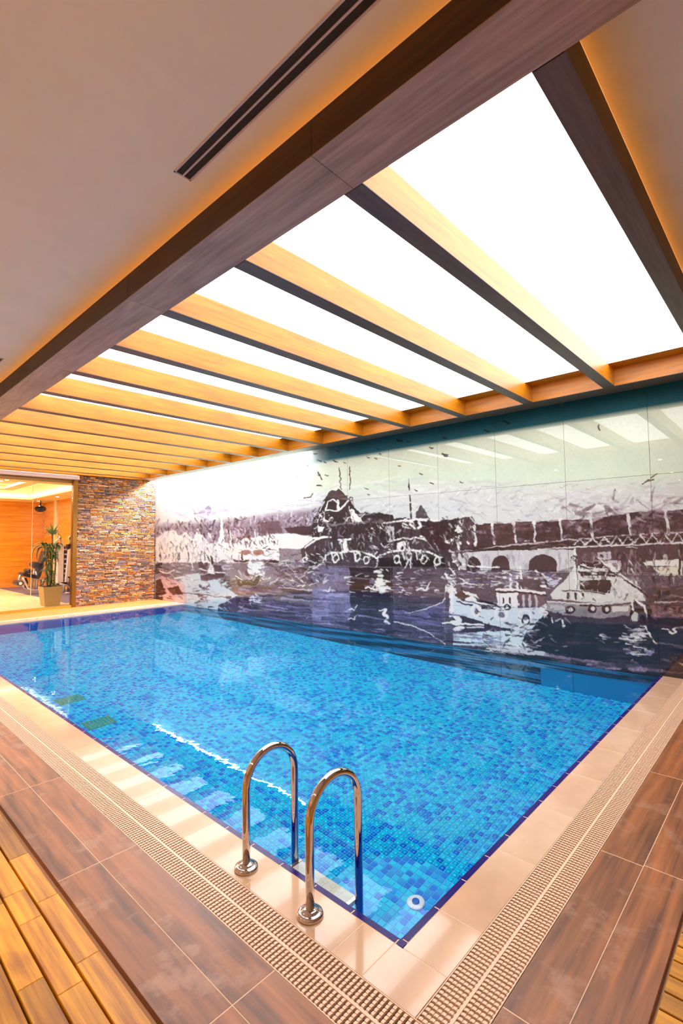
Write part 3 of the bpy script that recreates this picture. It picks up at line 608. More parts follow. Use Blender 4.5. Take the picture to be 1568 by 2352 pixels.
# exercise machines (gx, gz read on the plane y)
def leg_machine():
    Yp = 17.4
    def P(u, v, dy=0.):                 # a point of the machine's side view
        d = FW+(u-784)/FPX*RT-(v-1176)/FPX*UP; s_ = (Yp-CAM[1])/d[1]; q = CAM+d*s_; return (float(q[0]), Yp+dy, float(max(q[2], GZ+.06)))
    t = empty('leg_machine', (P(75, 1362)[0], Yp, GZ+.012), 'silver and black seated leg exercise machine left of the plant', 'exercise machine')
    r = .03
    def tb(name, uv, m_='frame', rr=r, dys=(0,)):
        for dy in dys: pts = [P(u, v, dy) for u, v in uv]; obj(name, MB().tube(pts, rr, 10), M[m_], t, pts[0])
    tb('base_tube', [(47, 1326), (54, 1338), (60, 1350), (68, 1355), (84, 1355), (106, 1354)], dys=(-.22, .22))
    tb('foot_bar', [(90, 1359), (106, 1359)], rr=.035, dys=(0,))
    tb('upright', [(82, 1355), (83, 1330), (80, 1312)], dys=(-.1, .1)); tb('upright', [(102, 1354), (104, 1332), (90, 1333)], dys=(-.2, .2))
    tb('upright', [(72, 1348), (75, 1328), (80, 1307)], dys=(0,)); tb('frame_arc', [(98, 1308), (106, 1312), (110, 1322), (106, 1334)], dys=(-.12, .12))
    tb('lever_arm', [(47, 1320), (44, 1330), (50, 1340), (57, 1338)], rr=.035); tb('lever_arm', [(57, 1328), (61, 1338), (59, 1350)], 'vinyl', .045)
    a = P(41, 1339); obj('roller_pad', MB().lathe((a[0], a[1]-.32, a[2]), [(.06, 0), (.085, .02), (.085, .62), (.06, .64)], 20, axis=1), M['vinyl'], t, a)
    obj('roller_cap', MB().lathe((a[0], a[1]-.335, a[2]), [(.035, 0), (.05, .008), (.05, .016)], 16, axis=1), M['white'], t, a)
    a = P(64, 1311); obj('roller_pad', MB().lathe((a[0], a[1]-.25, a[2]), [(.05, 0), (.07, .02), (.07, .48), (.05, .5)], 20, axis=1), M['vinyl'], t, a)
    def pad(name, u0, v0, u1, v1, th, wd):
        A, B = Vector(P(u0, v0)), Vector(P(u1, v1)); d = (B-A).normalized(); n_ = Vector((-d.z, 0, d.x))*th; s_ = Vector((0, wd, 0)); v = []
        for q, (e, k) in enumerate(((A, 1), (B, 1))):
            for a_, b_ in ((-1, -1), (1, -1), (1, 1), (-1, 1)): v.append(e+n_*a_+s_*b_)
        for e, dd in ((A, -1), (B, 1)):
            for a_, b_ in ((-.6, -.85), (.6, -.85), (.6, .85), (-.6, .85)): v.append(e+d*dd*th*.8+n_*a_+s_*b_)
        f = [(0,1,5,4),(1,2,6,5),(2,3,7,6),(3,0,4,7),(8,9,1,0),(9,10,2,1),(10,11,3,2),(11,8,0,3),(8,11,10,9),(4,5,13,12),(5,6,14,13),(6,7,15,14),(7,4,12,15),(12,13,14,15)]
        obj(name, MB().add(v, f), M['vinyl'], t, A)
    pad('seat', 50, 1318, 84, 1326, .055, .22); pad('backrest', 85, 1324, 101, 1268, .05, .2); pad('thigh_pad', 77, 1296, 90, 1302, .09, .2)
    tb('pad_arm', [(82, 1306), (80, 1322)], rr=.03)
    tb('grip', [(89, 1330), (88, 1345), (92, 1357)], 'blackmetal', .02, (-.25,))
    return t
leg_machine()
def cable_machine():
    Yp = 16.4
    def P(u, v, dy=0.):
        d = FW+(u-784)/FPX*RT-(v-1176)/FPX*UP; s_ = (Yp-CAM[1])/d[1]; q = CAM+d*s_; return (float(q[0]), Yp+dy, float(max(q[2], GZ+.07)))
    t = empty('cable_machine', (P(150, 1362)[0], Yp, GZ+.012), 'tall cable weight machine with two white shrouds right of the plant', 'exercise machine')
    def slab(name, c4, y0, y1, m_):
        v = [(P(u, v_)[0], Yp+y0, P(u, v_)[2]) for u, v_ in c4]+[(P(u, v_)[0], Yp+y1, P(u, v_)[2]) for u, v_ in c4]
        obj(name, MB().add(v, [(0,1,2,3),(7,6,5,4),(0,4,5,1),(1,5,6,2),(2,6,7,3),(3,7,4,0)]), M[m_], t, v[0])
    slab('weight_shroud', [(132, 1340), (145, 1338), (147, 1251), (133, 1251)], 0, .12, 'shroud')
    slab('weight_shroud', [(148, 1337), (156, 1336), (164, 1258), (156, 1262)], -.1, .02, 'shroud')
    slab('stack_back', [(146, 1336), (151, 1336), (156, 1256), (147, 1254)], .05, .14, 'vinyl')
    slab('top_housing', [(153, 1262), (163, 1258), (164, 1249), (154, 1250)], -.08, .1, 'vinyl')
    for q in range(7): obj('weight_plate', MB().box(tuple(np.array(P(148, 1330-11*q))-[.0, .02, .0]), tuple(np.array(P(148, 1330-11*q))+[.09, .04, .05])), M['frame'], t, P(148, 1330-11*q))
    for u in (139, 161):
        a = P(u, 1236); obj('pulley', MB().lathe((a[0], a[1]-.02, a[2]), [(.04, 0), (.055, .01), (.045, .02), (.055, .03), (.04, .04)], 18, axis=1), M['chrome'], t, a)
        obj('pulley_arm', MB().tube([P(u, 1230, .04), P(u+1, 1252, .04)], .028, 10), M['frame'], t, P(u, 1240))
    obj('cable', MB().tube([P(141, 1234), P(153, 1262)], .012, 8), M['frame'], t, P(141, 1234))
    obj('cable_arm', MB().tube([P(124, 1250), P(132, 1240), P(139, 1234)], .022, 8), M['frame'], t, P(124, 1250))
    obj('base_tube', MB().tube([P(124, 1346), P(140, 1341), P(153, 1339)], .05, 12), M['vinyl'], t, P(124, 1346))
    obj('base_tube', MB().tube([P(132, 1340, -.2), P(148, 1344, -.2), P(158, 1352, -.2)], .03, 12), M['frame'], t, P(132, 1340))
    obj('foot', MB().tube([P(142, 1368, -.3), P(152, 1367, -.3), P(163, 1362, -.3)], .03, 12), M['frame'], t, P(142, 1368))
    obj('seat_post', MB().tube([P(146, 1364), P(146, 1342)], .05, 12), M['frame'], t, P(146, 1364))
    slab('seat', [(156, 1360), (163, 1360), (164, 1322), (158, 1322)], -.2, .1, 'vinyl')
    obj('handle', MB().tube([P(153, 1325, -.1), P(160, 1327, -.1)], .02, 10), M['blackmetal'], t, P(153, 1325))
cable_machine()

# ================================================================== printed glass mural
# the painting is laid out on a canvas and becomes a colour attribute of the panels' fine meshes
U0, V0, CW, CH = 330, 860, 1420, 800
CV = np.zeros((CH, CW, 3), np.float32)
r2 = np.random.default_rng(11)
DK = (50, 38, 44); DK2 = (84, 66, 76); LT = (228, 224, 218); LT2 = (206, 200, 204); GY_ = (150, 140, 150); PU = (112, 100, 140); PU2 = (74, 62, 92)
def blend(ys, xs, mask, c, a=1.):
    k = (mask*a)[..., None]; CV[ys, xs] = CV[ys, xs]*(1-k)+np.array(c, np.float32)*k
def win_(u0, v0, u1, v1):
    x0, x1 = max(0, int(u0-U0)), min(CW, int(u1-U0)+2); y0, y1 = max(0, int(v0-V0)), min(CH, int(v1-V0)+2)
    if x1 <= x0 or y1 <= y0: return None
    Yg, Xg = np.mgrid[y0:y1, x0:x1]; return slice(y0, y1), slice(x0, x1), Xg+U0+.5, Yg+V0+.5
def poly(pts, c, a=1., soft=0.):
    p = np.array(pts, float); q = win_(p[:, 0].min()-1, p[:, 1].min()-1, p[:, 0].max()+1, p[:, 1].max()+1)
    if q is None: return
    ys, xs, X, Y = q; acc = np.zeros(X.shape)
    for ox, oy in ((-.25, -.25), (.25, -.25), (-.25, .25), (.25, .25)):
        ins = np.zeros(X.shape, bool); j = len(p)-1
        for i in range(len(p)):
            xi, yi, xj, yj = *p[i], *p[j]
            if yi != yj:
                cnd = ((yi > Y+oy) != (yj > Y+oy)) & (X+ox < (xj-xi)*(Y+oy-yi)/(yj-yi)+xi); ins ^= cnd
            j = i
        acc += ins
    blend(ys, xs, acc/4, c, a)
def line(pts, c, wd=2., a=1., w1=None):
    for i in range(len(pts)-1):
        (x0, y0), (x1, y1) = pts[i], pts[i+1]; q = win_(min(x0, x1)-wd-1, min(y0, y1)-wd-1, max(x0, x1)+wd+1, max(y0, y1)+wd+1)
        if q is None: continue
        ys, xs, X, Y = q; dx, dy = x1-x0, y1-y0; l2 = dx*dx+dy*dy+1e-6; tt = np.clip(((X-x0)*dx+(Y-y0)*dy)/l2, 0, 1)
        d = np.hypot(X-x0-tt*dx, Y-y0-tt*dy); ww = wd/2 if w1 is None else (wd+(w1-wd)*(i+tt)/(len(pts)-1))/2
        blend(ys, xs, np.clip(ww-d+.5, 0, 1), c, a)
def ell(x, y, rx, ry, c, a=1., rot=0., ring=None):
    R = max(rx, ry)+2; q = win_(x-R, y-R, x+R, y+R)
    if q is None: return
    ys, xs, X, Y = q; co, si = math.cos(rot), math.sin(rot); A = ((X-x)*co+(Y-y)*si)/rx; B = (-(X-x)*si+(Y-y)*co)/ry; d = np.hypot(A, B); mn = min(rx, ry)
    mask = np.clip((1-d)*mn+.5, 0, 1) if ring is None else np.clip(ring/2-abs(d-1)*mn+.5, 0, 1)
    blend(ys, xs, mask, c, a)
def strokes(n, u0, v0, u1, v1, c, ln, wd, ang=0., jit=.3, a=(.4, 1.), slope=0.):
    for _ in range(n):
        u = r2.uniform(u0, u1); v = r2.uniform(v0, v1)+slope*(u-u0); l = ln*r2.uniform(.4, 1.3); t = ang+r2.normal(0, jit); ww = wd*r2.uniform(.5, 1.3)
        cc_ = c[r2.integers(len(c))] if isinstance(c, list) else c
        line([(u, v), (u+l*math.cos(t), v+l*math.sin(t)+r2.normal(0, .6))], cc_, ww, r2.uniform(*a), w1=ww*.4)
def gull(x, y, s, c=LT, flip=1):
    line([(x-s*flip, y+.1*s), (x-.45*s*flip, y-.12*s), (x, y+.2*s), (x+.35*s*flip, y-.0*s)], c, s*.22, w1=s*.12); line([(x+.05*s*flip, y+.15*s), (x+.3*s*flip, y-.35*s), (x+.6*s*flip, y-.75*s)], c, s*.22, w1=s*.08)
# --- ground colours
Yg, Xg = np.mgrid[0:CH, 0:CW]; Ug = Xg+U0; Vg = Yg+V0
CV[:] = (204, 214, 196)
def band(top, bot, c, a=1., feather=6., ur=(0, 9999)):
    up = np.array([p[0] for p in top]); t_ = np.interp(Ug[0], up, [p[1] for p in top]); ub = np.array([p[0] for p in bot]); b_ = np.interp(Ug[0], ub, [p[1] for p in bot])
    k = np.clip((Vg-t_[None])/feather+.5, 0, 1)*np.clip((b_[None]-Vg)/feather+.5, 0, 1)*a*(Ug >= ur[0])*(Ug <= ur[1]); CV[:] = CV*(1-k[..., None])+np.array(c, np.float32)*k[..., None]
band([(330, 860), (1750, 860)], [(330, 1190), (760, 1120), (900, 1120), (1750, 980)], (204, 214, 196), 1, 30)
# smoky sky above the horizon
band([(330, 1165), (560, 1150), (740, 1130), (860, 1130), (1000, 1110), (1200, 1120), (1568, 1100), (1750, 1090)], [(330, 1260), (1750, 1260)], (206, 202, 206), .8, 40)
strokes(260, 740, 1105, 1560, 1190, [(228, 226, 222), (190, 188, 194), (212, 208, 208), (200, 198, 206)], 46, 7, 0., .15, (.15, .5))
strokes(70, 1040, 1110, 1560, 1165, [(150, 146, 156), (176, 172, 180)], 26, 3, 0., .3, (.15, .5))
strokes(160, 360, 1158, 740, 1192, [(196, 182, 208), (170, 156, 186), (226, 220, 230), (214, 206, 222)], 26, 5, -.1, .3, (.2, .6), slope=-.06)
# far shore, left
band([(330, 1205), (420, 1203), (520, 1196), (620, 1180), (700, 1172), (745, 1165)], [(330, 1290), (745, 1290)], (120, 102, 118), .75, 14, (0, 745))
strokes(420, 357, 1192, 745, 1245, [DK, DK2, (150, 132, 156), (196, 186, 198), (104, 84, 92)], 12, 4, 1.4, .5, (.3, .9), slope=-.03)
poly([(650, 1212), (716, 1206), (716, 1228), (700, 1231), (660, 1222)], (66, 50, 60)); poly([(596, 1200), (640, 1196), (648, 1222), (600, 1226)], (92, 72, 84), .8)
strokes(60, 640, 1185, 740, 1210, [(196, 180, 200), DK2, LT2], 12, 2.4, -1.1, .5, (.4, .9))
# white waterfront buildings, left
poly([(358, 1235), (380, 1222), (398, 1218), (410, 1232), (425, 1222), (440, 1238), (452, 1222), (470, 1235), (480, 1248), (500, 1245), (540, 1248), (560, 1238), (590, 1232), (640, 1224), (680, 1226), (745, 1236), (745, 1248), (700, 1252), (690, 1262), (640, 1258), (640, 1290), (357, 1292)], LT, .93)
strokes(95, 362, 1238, 500, 1285, [DK2, DK, GY_, (190, 186, 196)], 11, 2.2, 1.5, .12, (.3, .85))
strokes(60, 362, 1225, 480, 1262, [LT, (200, 190, 206)], 12, 5, 1.5, .3, (.4, .9))
strokes(70, 500, 1225, 640, 1250, [DK, DK2, (110, 80, 74), LT], 9, 3.4, 1.3, .4, (.4, .9), slope=-.04)
for u in (368, 396, 407, 411, 432, 468): line([(u, 1268), (u+.5, 1286)], DK, 2.2, .8)
poly([(500, 1250), (505, 1215), (508, 1180), (511, 1215), (517, 1250), (515, 1258), (501, 1258)], LT); line([(506, 1182), (506, 1250)], LT, 1.5)
line([(530, 1218), (531, 1250)], LT, 2.5); line([(585, 1216), (585, 1235)], LT, 2)
poly([(571, 1262), (560, 1256), (548, 1250), (535, 1280), (600, 1285), (640, 1280), (640, 1250)], LT, .8)
for u, v in ((563, 1268), (592, 1268)): ell(u, v, 12, 6, (132, 84, 74), .8)
strokes(40, 545, 1258, 690, 1278, [DK, (150, 110, 100), GY_], 10, 3, 0, .3, (.4, .9))
# left water with boats
band([(330, 1292), (640, 1292), (760, 1280)], [(330, 1640), (1750, 1640)], (120, 110, 122), .9, 3)
poly([(357, 1292), (420, 1293), (418, 1320), (400, 1330), (357, 1325)], (132, 122, 132)); poly([(357, 1293), (372, 1293), (372, 1318), (357, 1318)], (44, 26, 34))
strokes(90, 357, 1292, 520, 1325, [DK2, GY_, LT2, (100, 88, 96)], 16, 4, .1, .3, (.3, .8))
poly([(400, 1326), (455, 1316), (470, 1330), (500, 1326), (540, 1352), (552, 1400), (480, 1410), (400, 1400), (404, 1350)], (206, 212, 216), .95)
strokes(26, 405, 1322, 450, 1380, [(190, 188, 196), GY_, (160, 156, 168)], 12, 3, .1, .2, (.3, .7))
poly([(357, 1330), (378, 1322), (420, 1340), (430, 1390), (440, 1400), (357, 1400)], (214, 176, 178), .85)
poly([(357, 1332), (372, 1330), (374, 1350), (382, 1362), (372, 1368), (374, 1378), (360, 1392), (357, 1380)], (62, 22, 32)); poly([(382, 1352), (408, 1346), (420, 1364), (396, 1366)], (74, 28, 38)); strokes(12, 376, 1366, 400, 1380, [(74, 30, 40), (230, 190, 190)], 8, 3, .2, .6)
def boat(u0, v0, u1, v1, dep, hull, rim=LT, bow=0):
    mid = (u0+u1)/2; poly([(u0, v0), (mid, v0+dep*.45), (u1, v1), (u1-4, v1+dep), (mid, v0+dep*1.5), (u0+5, v0+dep)], hull); line([(u0, v0), (u0+(u1-u0)*.25, v0+dep*.33), (mid, v0+dep*.48), (u1, v1)], rim, 2.2)
boat(458, 1307, 518, 1316, 12, DK2); poly([(478, 1305), (482, 1290), (488, 1300), (492, 1318), (474, 1316)], LT); poly([(455, 1290), (474, 1290), (474, 1308), (458, 1304)], DK2); poly([(488, 1296), (506, 1300), (512, 1312), (492, 1312)], DK2); line([(484, 1278), (487, 1292)], DK, 5)
poly([(459, 1318), (520, 1322), (500, 1330), (462, 1334)], DK2, .8)
boat(365, 1312, 400, 1310, 10, (120, 92, 104)); boat(532, 1283, 576, 1283, 6, DK, LT2); line([(554, 1270), (556, 1284)], DK, 3)
poly([(600, 1284), (640, 1286), (640, 1291), (600, 1291)], DK)
poly([(574, 1276), (606, 1276), (608, 1318), (590, 1322), (566, 1318)], (218, 222, 218))
boat(541, 1322, 596, 1318, 22, (38, 30, 36)); poly([(543, 1330), (590, 1330), (586, 1345), (545, 1342)], (34, 28, 34)); line([(565, 1312), (570, 1322)], (90, 60, 60), 6)
strokes(26, 445, 1340, 480, 1395, [DK2, (74, 58, 76)], 12, 4, .1, .3); strokes(22, 500, 1330, 540, 1352, [DK2, DK], 12, 4, .1, .4)
line([(418, 1360), (470, 1366), (530, 1374)], DK2, 1.6); ell(524, 1372, 7, 4, DK2)
poly([(538, 1345), (610, 1345), (760, 1350), (760, 1400), (640, 1392), (540, 1365), (524, 1352)], (126, 112, 108)); poly([(526, 1351), (560, 1356), (600, 1350), (596, 1360), (540, 1362)], (150, 116, 110))
poly([(500, 1392), (540, 1370), (600, 1374), (760, 1396), (760, 1460), (600, 1425), (500, 1405)], PU2); poly([(540, 1372), (600, 1372), (590, 1398), (545, 1398)], (52, 34, 64))
strokes(150, 545, 1345, 735, 1440, [PU, PU2, DK, (176, 168, 196), (150, 138, 150), (96, 78, 110)], 50, 4, .09, .06, (.3, .8)); strokes(14, 572, 1365, 600, 1385, (216, 210, 226), 12, 4, .2, .5)
poly([(640, 1349), (668, 1352), (745, 1362), (690, 1365), (652, 1360)], (84, 68, 72)); line([(640, 1349), (720, 1356)], LT2, 1.5)
# --- middle: dark mass with domes
poly([(742, 1152), (748, 1140), (760, 1136), (770, 1128), (776, 1122), (782, 1128), (797, 1140), (806, 1152), (818, 1172), (826, 1178), (838, 1174), (848, 1180), (870, 1176), (900, 1182), (905, 1192), (930, 1188), (960, 1196), (1000, 1196), (1050, 1190), (1075, 1188), (1085, 1200), (1085, 1310), (745, 1300), (735, 1250), (716, 1240), (716, 1196), (728, 1176)], (58, 44, 50))
poly([(716, 1240), (1085, 1240), (1085, 1310), (700, 1310), (690, 1262)], (72, 60, 66))
ell(763, 1141, 13, 16, (74, 62, 68)); ell(762, 1163, 11, 12, (56, 44, 50)); line([(742, 1150), (752, 1144), (770, 1142), (778, 1150)], DK, 2.5)
line([(748, 1172), (752, 1152), (764, 1146), (774, 1156), (776, 1172), (764, 1174), (748, 1170)], LT, 3.2); line([(774, 1150), (778, 1170), (790, 1160), (800, 1150)], LT, 5); line([(778, 1138), (797, 1140)], (80, 70, 74), 3)
line([(734, 1174), (740, 1158), (744, 1150)], LT2, 2); line([(728, 1200), (734, 1182), (745, 1176)], LT2, 2)
poly([(800, 1172), (808, 1168), (832, 1196), (816, 1202), (806, 1190)], LT); line([(790, 1204), (797, 1190), (806, 1186), (814, 1204)], LT, 2.8); line([(826, 1190), (836, 1178)], LT, 2)
line([(736, 1184), (748, 1198), (760, 1190)], LT, 4); line([(745, 1200), (764, 1206), (800, 1202), (846, 1198)], (128, 116, 124), 5, .8)
strokes(50, 716, 1175, 760, 1235, [LT, LT2, DK], 9, 2.4, -1., .7, (.5, 1.)); poly([(728, 1206), (744, 1212), (740, 1222), (730, 1220)], LT); line([(716, 1236), (745, 1234), (757, 1233)], LT, 4); line([(700, 1258), (724, 1238), (745, 1234)], LT, 4)
strokes(26, 790, 1140, 815, 1200, [LT, DK, DK2], 14, 2, 1.45, .15, (.5, .9)); ell(806, 1145, 4, 4, DK, 1, ring=2)
for u0 in (779, 801): line([(u0, 1073), (u0+.5, 1092)], DK, 2.6); line([(u0+1, 1094), (u0+3, 1124)], DK, 2.2)
for q in range(14): ell(842+r2.uniform(0, 40), 1192+r2.uniform(0, 8), 4, 3, (110, 98, 104), .6)
strokes(50, 840, 1195, 900, 1270, [LT, LT2, (110, 98, 108), DK], 8, 4, .6, .6, (.35, .95)); strokes(50, 720, 1240, 860, 1268, [LT, LT2, DK, GY_], 9, 2.6, 1.3, .4, (.3, .9))
poly([(884, 1212), (904, 1208), (906, 1242), (888, 1246)], LT2, .9); line([(890, 1225), (891, 1240)], DK, 3.4); line([(899, 1222), (900, 1238)], DK, 3.4)
# second dome with the mast
poly([(943, 1190), (948, 1172), (956, 1162), (966, 1160), (976, 1170), (983, 1190)], (86, 74, 80)); poly([(944, 1190), (946, 1174), (956, 1163), (962, 1160), (954, 1176), (952, 1192)], LT2)
line([(938, 1100), (939, 1126)], DK, 1.6, w1=3); line([(940, 1138), (941, 1150)], DK, 3); line([(941, 1156), (943, 1196)], DK, 4)
line([(882, 1200), (930, 1196), (960, 1192), (1010, 1196)], LT, 3.6); strokes(26, 922, 1192, 950, 1212, LT, 9, 4, .4, .8, (.7, 1)); line([(962, 1198), (966, 1208), (958, 1212)], LT, 5)
for u in (920, 945, 1015): poly([(u, 1214), (u+20, 1212), (u+18, 1240), (u+2, 1240)], (98, 84, 90), .5)
poly([(980, 1200), (1034, 1204), (1034, 1262), (985, 1262)], (64, 36, 42), .8)
# white boats with hanging tyres
line([(745, 1292), (746, 1276), (760, 1270), (800, 1266), (830, 1266), (855, 1274), (864, 1282)], LT, 4.2); line([(864, 1282), (872, 1276), (905, 1265), (940, 1262), (985, 1268), (1015, 1282)], LT, 4.6)
poly([(780, 1242), (796, 1240), (798, 1268), (784, 1268)], LT); line([(784, 1246), (786, 1262)], DK, 3); line([(793, 1244), (800, 1266)], LT, 4); line([(776, 1240), (804, 1238)], LT, 4)
poly([(912, 1246), (930, 1243), (932, 1264), (910, 1268)], LT); ell(921, 1258, 2.5, 4, DK); line([(938, 1246), (940, 1270)], LT, 5); line([(904, 1240), (925, 1236), (950, 1235), (975, 1238)], LT, 3.6); line([(965, 1231), (978, 1240)], LT, 5); line([(978, 1240), (998, 1266)], GY_, 2)
poly([(872, 1282), (1020, 1280), (1018, 1300), (866, 1300)], (40, 30, 36)); poly([(750, 1280), (860, 1280), (862, 1300), (740, 1302)], (82, 70, 80))
for u, v in ((771, 1282), (820, 1278), (840, 1286), (910, 1284), (938, 1276), (974, 1284), (1004, 1288)): ell(u, v, 6, 9, LT, .95, .2, ring=3.2)
for u in (760, 783, 812, 848, 925, 955, 968): line([(u, 1268), (u+3, 1284)], LT, 3.4, .9)
strokes(40, 700, 1268, 745, 1296, [LT, DK, GY_], 10, 3, .2, .8); ell(700, 1286, 5, 5, LT, 1, ring=3); line([(746, 1278), (735, 1296), (715, 1312), (706, 1318)], LT2, 2.6)
line([(868, 1284), (864, 1300), (852, 1325), (830, 1345)], LT2, 2.6, w1=1.); line([(936, 1286), (926, 1310), (903, 1355)], LT2, 2.8); line([(939, 1284), (942, 1312)], LT2, 3)
line([(717, 1299), (1019, 1305), (1568, 1316)], (170, 160, 170), 1.2, .6)
# middle water; panel-wide tones paint in what the glass mirrors
band([(716, 1301), (1030, 1305), (1750, 1320)], [(330, 1640), (1750, 1640)], (62, 50, 58), 0)
poly([(716, 1301), (801, 1303), (803, 1480), (716, 1450)], (122, 112, 136)); poly([(803, 1303), (902, 1303), (903, 1490), (803, 1478)], (48, 38, 44)); poly([(902, 1303), (1020, 1305), (1020, 1510), (903, 1492)], (86, 74, 86))
poly([(640, 1300), (716, 1301), (716, 1345), (640, 1330)], (96, 82, 96)); strokes(60, 610, 1290, 716, 1345, [LT2, DK, GY_, PU], 18, 4, .05, .3, (.3, .8))
poly([(716, 1380), (1020, 1398), (1020, 1470), (716, 1440)], PU2, .55); poly([(902, 1400), (960, 1404), (1020, 1380), (1020, 1440), (902, 1425)], PU, .75)
strokes(170, 716, 1310, 1010, 1480, [DK, PU2, DK2, (128, 116, 136), (150, 142, 168)], 44, 3.6, .05, .05, (.25, .75)); strokes(60, 716, 1306, 1015, 1372, [LT, LT2, GY_], 12, 4, .1, .25, (.5, .95))
poly([(716, 1352), (803, 1362), (803, 1440), (716, 1432)], (150, 142, 180), .45); strokes(30, 716, 1350, 803, 1440, [(180, 176, 210), PU2], 40, 4, .05, .05, (.3, .7))
for x in (877, 868): strokes(12, x-12, 1306, x+12, 1354, LT, 12, 6, .05, .3, (.8, 1))
for q in range(6): ell(868+r2.uniform(-10, 12), 1312+q*9, 8, 3.4, LT, .9, .1)
for x, y, s_ in ((695, 1345, 12), (852, 1350, 13), (812, 1398, 13), (976, 1352, 20), (752, 1356, 10), (922, 1360, 8)): gull(x, y, s_)
gull(812, 1420, 12, LT2); line([(885, 1400), (880, 1410), (890, 1416), (884, 1428), (893, 1432)], LT, 6); line([(872, 1402), (884, 1398)], LT, 3)
line([(1030, 1366), (1010, 1384), (975, 1400), (930, 1407)], LT, 2.6, w1=1.); line([(905, 1427), (955, 1440), (995, 1460), (1022, 1480)], LT2, 2.4); line([(903, 1410), (1020, 1427)], (70, 60, 84), 1.4)
# --- right: bridge
poly([(1085, 1205), (1180, 1200), (1350, 1192), (1470, 1175), (1750, 1160), (1750, 1262), (1400, 1262), (1200, 1275), (1085, 1280)], (66, 46, 54))
strokes(120, 1090, 1195, 1560, 1240, [(66, 44, 52), (110, 84, 96), (150, 122, 136), (84, 56, 62)], 34, 9, 0, .2, (.2, .6)); strokes(60, 1300, 1165, 1560, 1225, [(112, 90, 104), (170, 150, 164), (86, 64, 74), (196, 180, 190)], 30, 9, -.1, .3, (.25, .6))
poly([(1060, 1188), (1078, 1186), (1088, 1202), (1080, 1260), (1062, 1262)], (84, 68, 78)); strokes(18, 1045, 1196, 1058, 1245, LT, 10, 5, .4, .5, (.8, 1)); line([(1050, 1240), (1054, 1262)], LT, 4)
poly([(1016, 1224), (1024, 1240), (1034, 1236), (1040, 1238), (1030, 1248), (1020, 1246)], LT)
line([(1085, 1197), (1200, 1196), (1230, 1196)], LT2, 3)
for u0, v0, u1, v1, ww in ((1088, 1210, 1092, 1252, 5), (1128, 1206, 1134, 1248, 5), (1178, 1202, 1184, 1245, 5), (1226, 1200, 1229, 1244, 5), (1285, 1192, 1288, 1240, 5), (1354, 1182, 1360, 1236, 6), (1438, 1168, 1448, 1228, 7), (1526, 1150, 1534, 1225, 7)):
    line([(u0, v0), (u1, v1)], LT2, ww); ell(u0, v0, ww*.9, ww*.8, LT)
for u in (1058, 1074, 1089): ell(u, 1247, 2.5, 4, (255, 236, 226))
line([(1032, 1268), (1120, 1258), (1200, 1250), (1300, 1240), (1450, 1228), (1568, 1222), (1700, 1215)], (186, 170, 178), 3.4); line([(1060, 1262), (1200, 1256), (1300, 1246)], (36, 24, 30), 3); line([(1230, 1262), (1320, 1256), (1450, 1250), (1568, 1246), (1700, 1242)], LT2, 3.6); line([(1120, 1263), (1230, 1262)], (40, 26, 32), 4)
for u in (1330, 1365, 1400, 1434): ell(u, 1246-(u-1330)*.05, 11, 6, (44, 28, 34)); 
for u in (1348, 1382, 1416, 1452): line([(u-8, 1252), (u+8, 1240)], LT2, 3)
poly([(1036, 1272), (1120, 1264), (1320, 1262), (1320, 1300), (1280, 1312), (1060, 1308), (1040, 1290)], (198, 192, 196)); strokes(70, 1050, 1264, 1310, 1306, [(222, 218, 218), (150, 140, 150), (176, 166, 174)], 26, 7, 1.55, .1, (.2, .55))
for u, w_ in ((1086, 15), (1150, 22), (1246, 32)):
    if u == 1150: u, w_ = 1149, 21
    ell(u, 1296, w_, 22 if w_ > 16 else 20, (66, 50, 60)); poly([(u-w_, 1296), (u+w_, 1296), (u+w_, 1314), (u-w_, 1314)], (66, 50, 60))
poly([(1320, 1258), (1568, 1250), (1750, 1246), (1750, 1320), (1330, 1312)], (80, 62, 72)); strokes(60, 1330, 1258, 1560, 1310, [(120, 92, 100), (66, 44, 52), (160, 132, 140)], 24, 7, 1.5, .25, (.3, .7))
poly([(1370, 1268), (1402, 1266), (1402, 1284), (1372, 1284)], LT2, .8); ell(1380, 1276, 5, 5, DK); poly([(1395, 1286), (1426, 1286), (1424, 1316), (1400, 1316)], (190, 178, 184)); poly([(1404, 1292), (1418, 1292), (1418, 1306), (1404, 1306)], (130, 116, 124))
poly([(1475, 1292), (1500, 1286), (1560, 1284), (1568, 1290), (1568, 1302), (1480, 1298)], LT, .95); poly([(1498, 1302), (1568, 1302), (1568, 1336), (1494, 1336), (1510, 1316)], (214, 208, 194)); poly([(1498, 1336), (1514, 1312), (1508, 1330), (1500, 1340)], DK); line([(1488, 1340), (1568, 1338)], DK, 5); line([(1512, 1344), (1552, 1346)], LT, 3); line([(1562, 1250), (1560, 1345)], (46, 30, 30), 5)
# right water
poly([(1022, 1308), (1120, 1312), (1568, 1322), (1750, 1326), (1750, 1640), (1022, 1640)], (92, 80, 94)); strokes(90, 1025, 1310, 1270, 1345, [LT2, GY_, PU, DK2, LT], 24, 4, .03, .1, (.3, .8))
poly([(1240, 1390), (1568, 1400), (1750, 1404), (1750, 1640), (1100, 1640), (1120, 1450)], (40, 32, 40)); strokes(90, 1230, 1400, 1568, 1540, [(30, 24, 30), (66, 54, 66), (52, 42, 52)], 60, 6, .05, .05, (.3, .8))
line([(1030, 1306), (1050, 1325), (1080, 1342), (1106, 1346)], LT, 3.2, w1=1.6)
line([(1040, 1290), (1060, 1298), (1110, 1302), (1145, 1302)], LT, 3.4); line([(1046, 1288), (1056, 1308)], LT, 4)
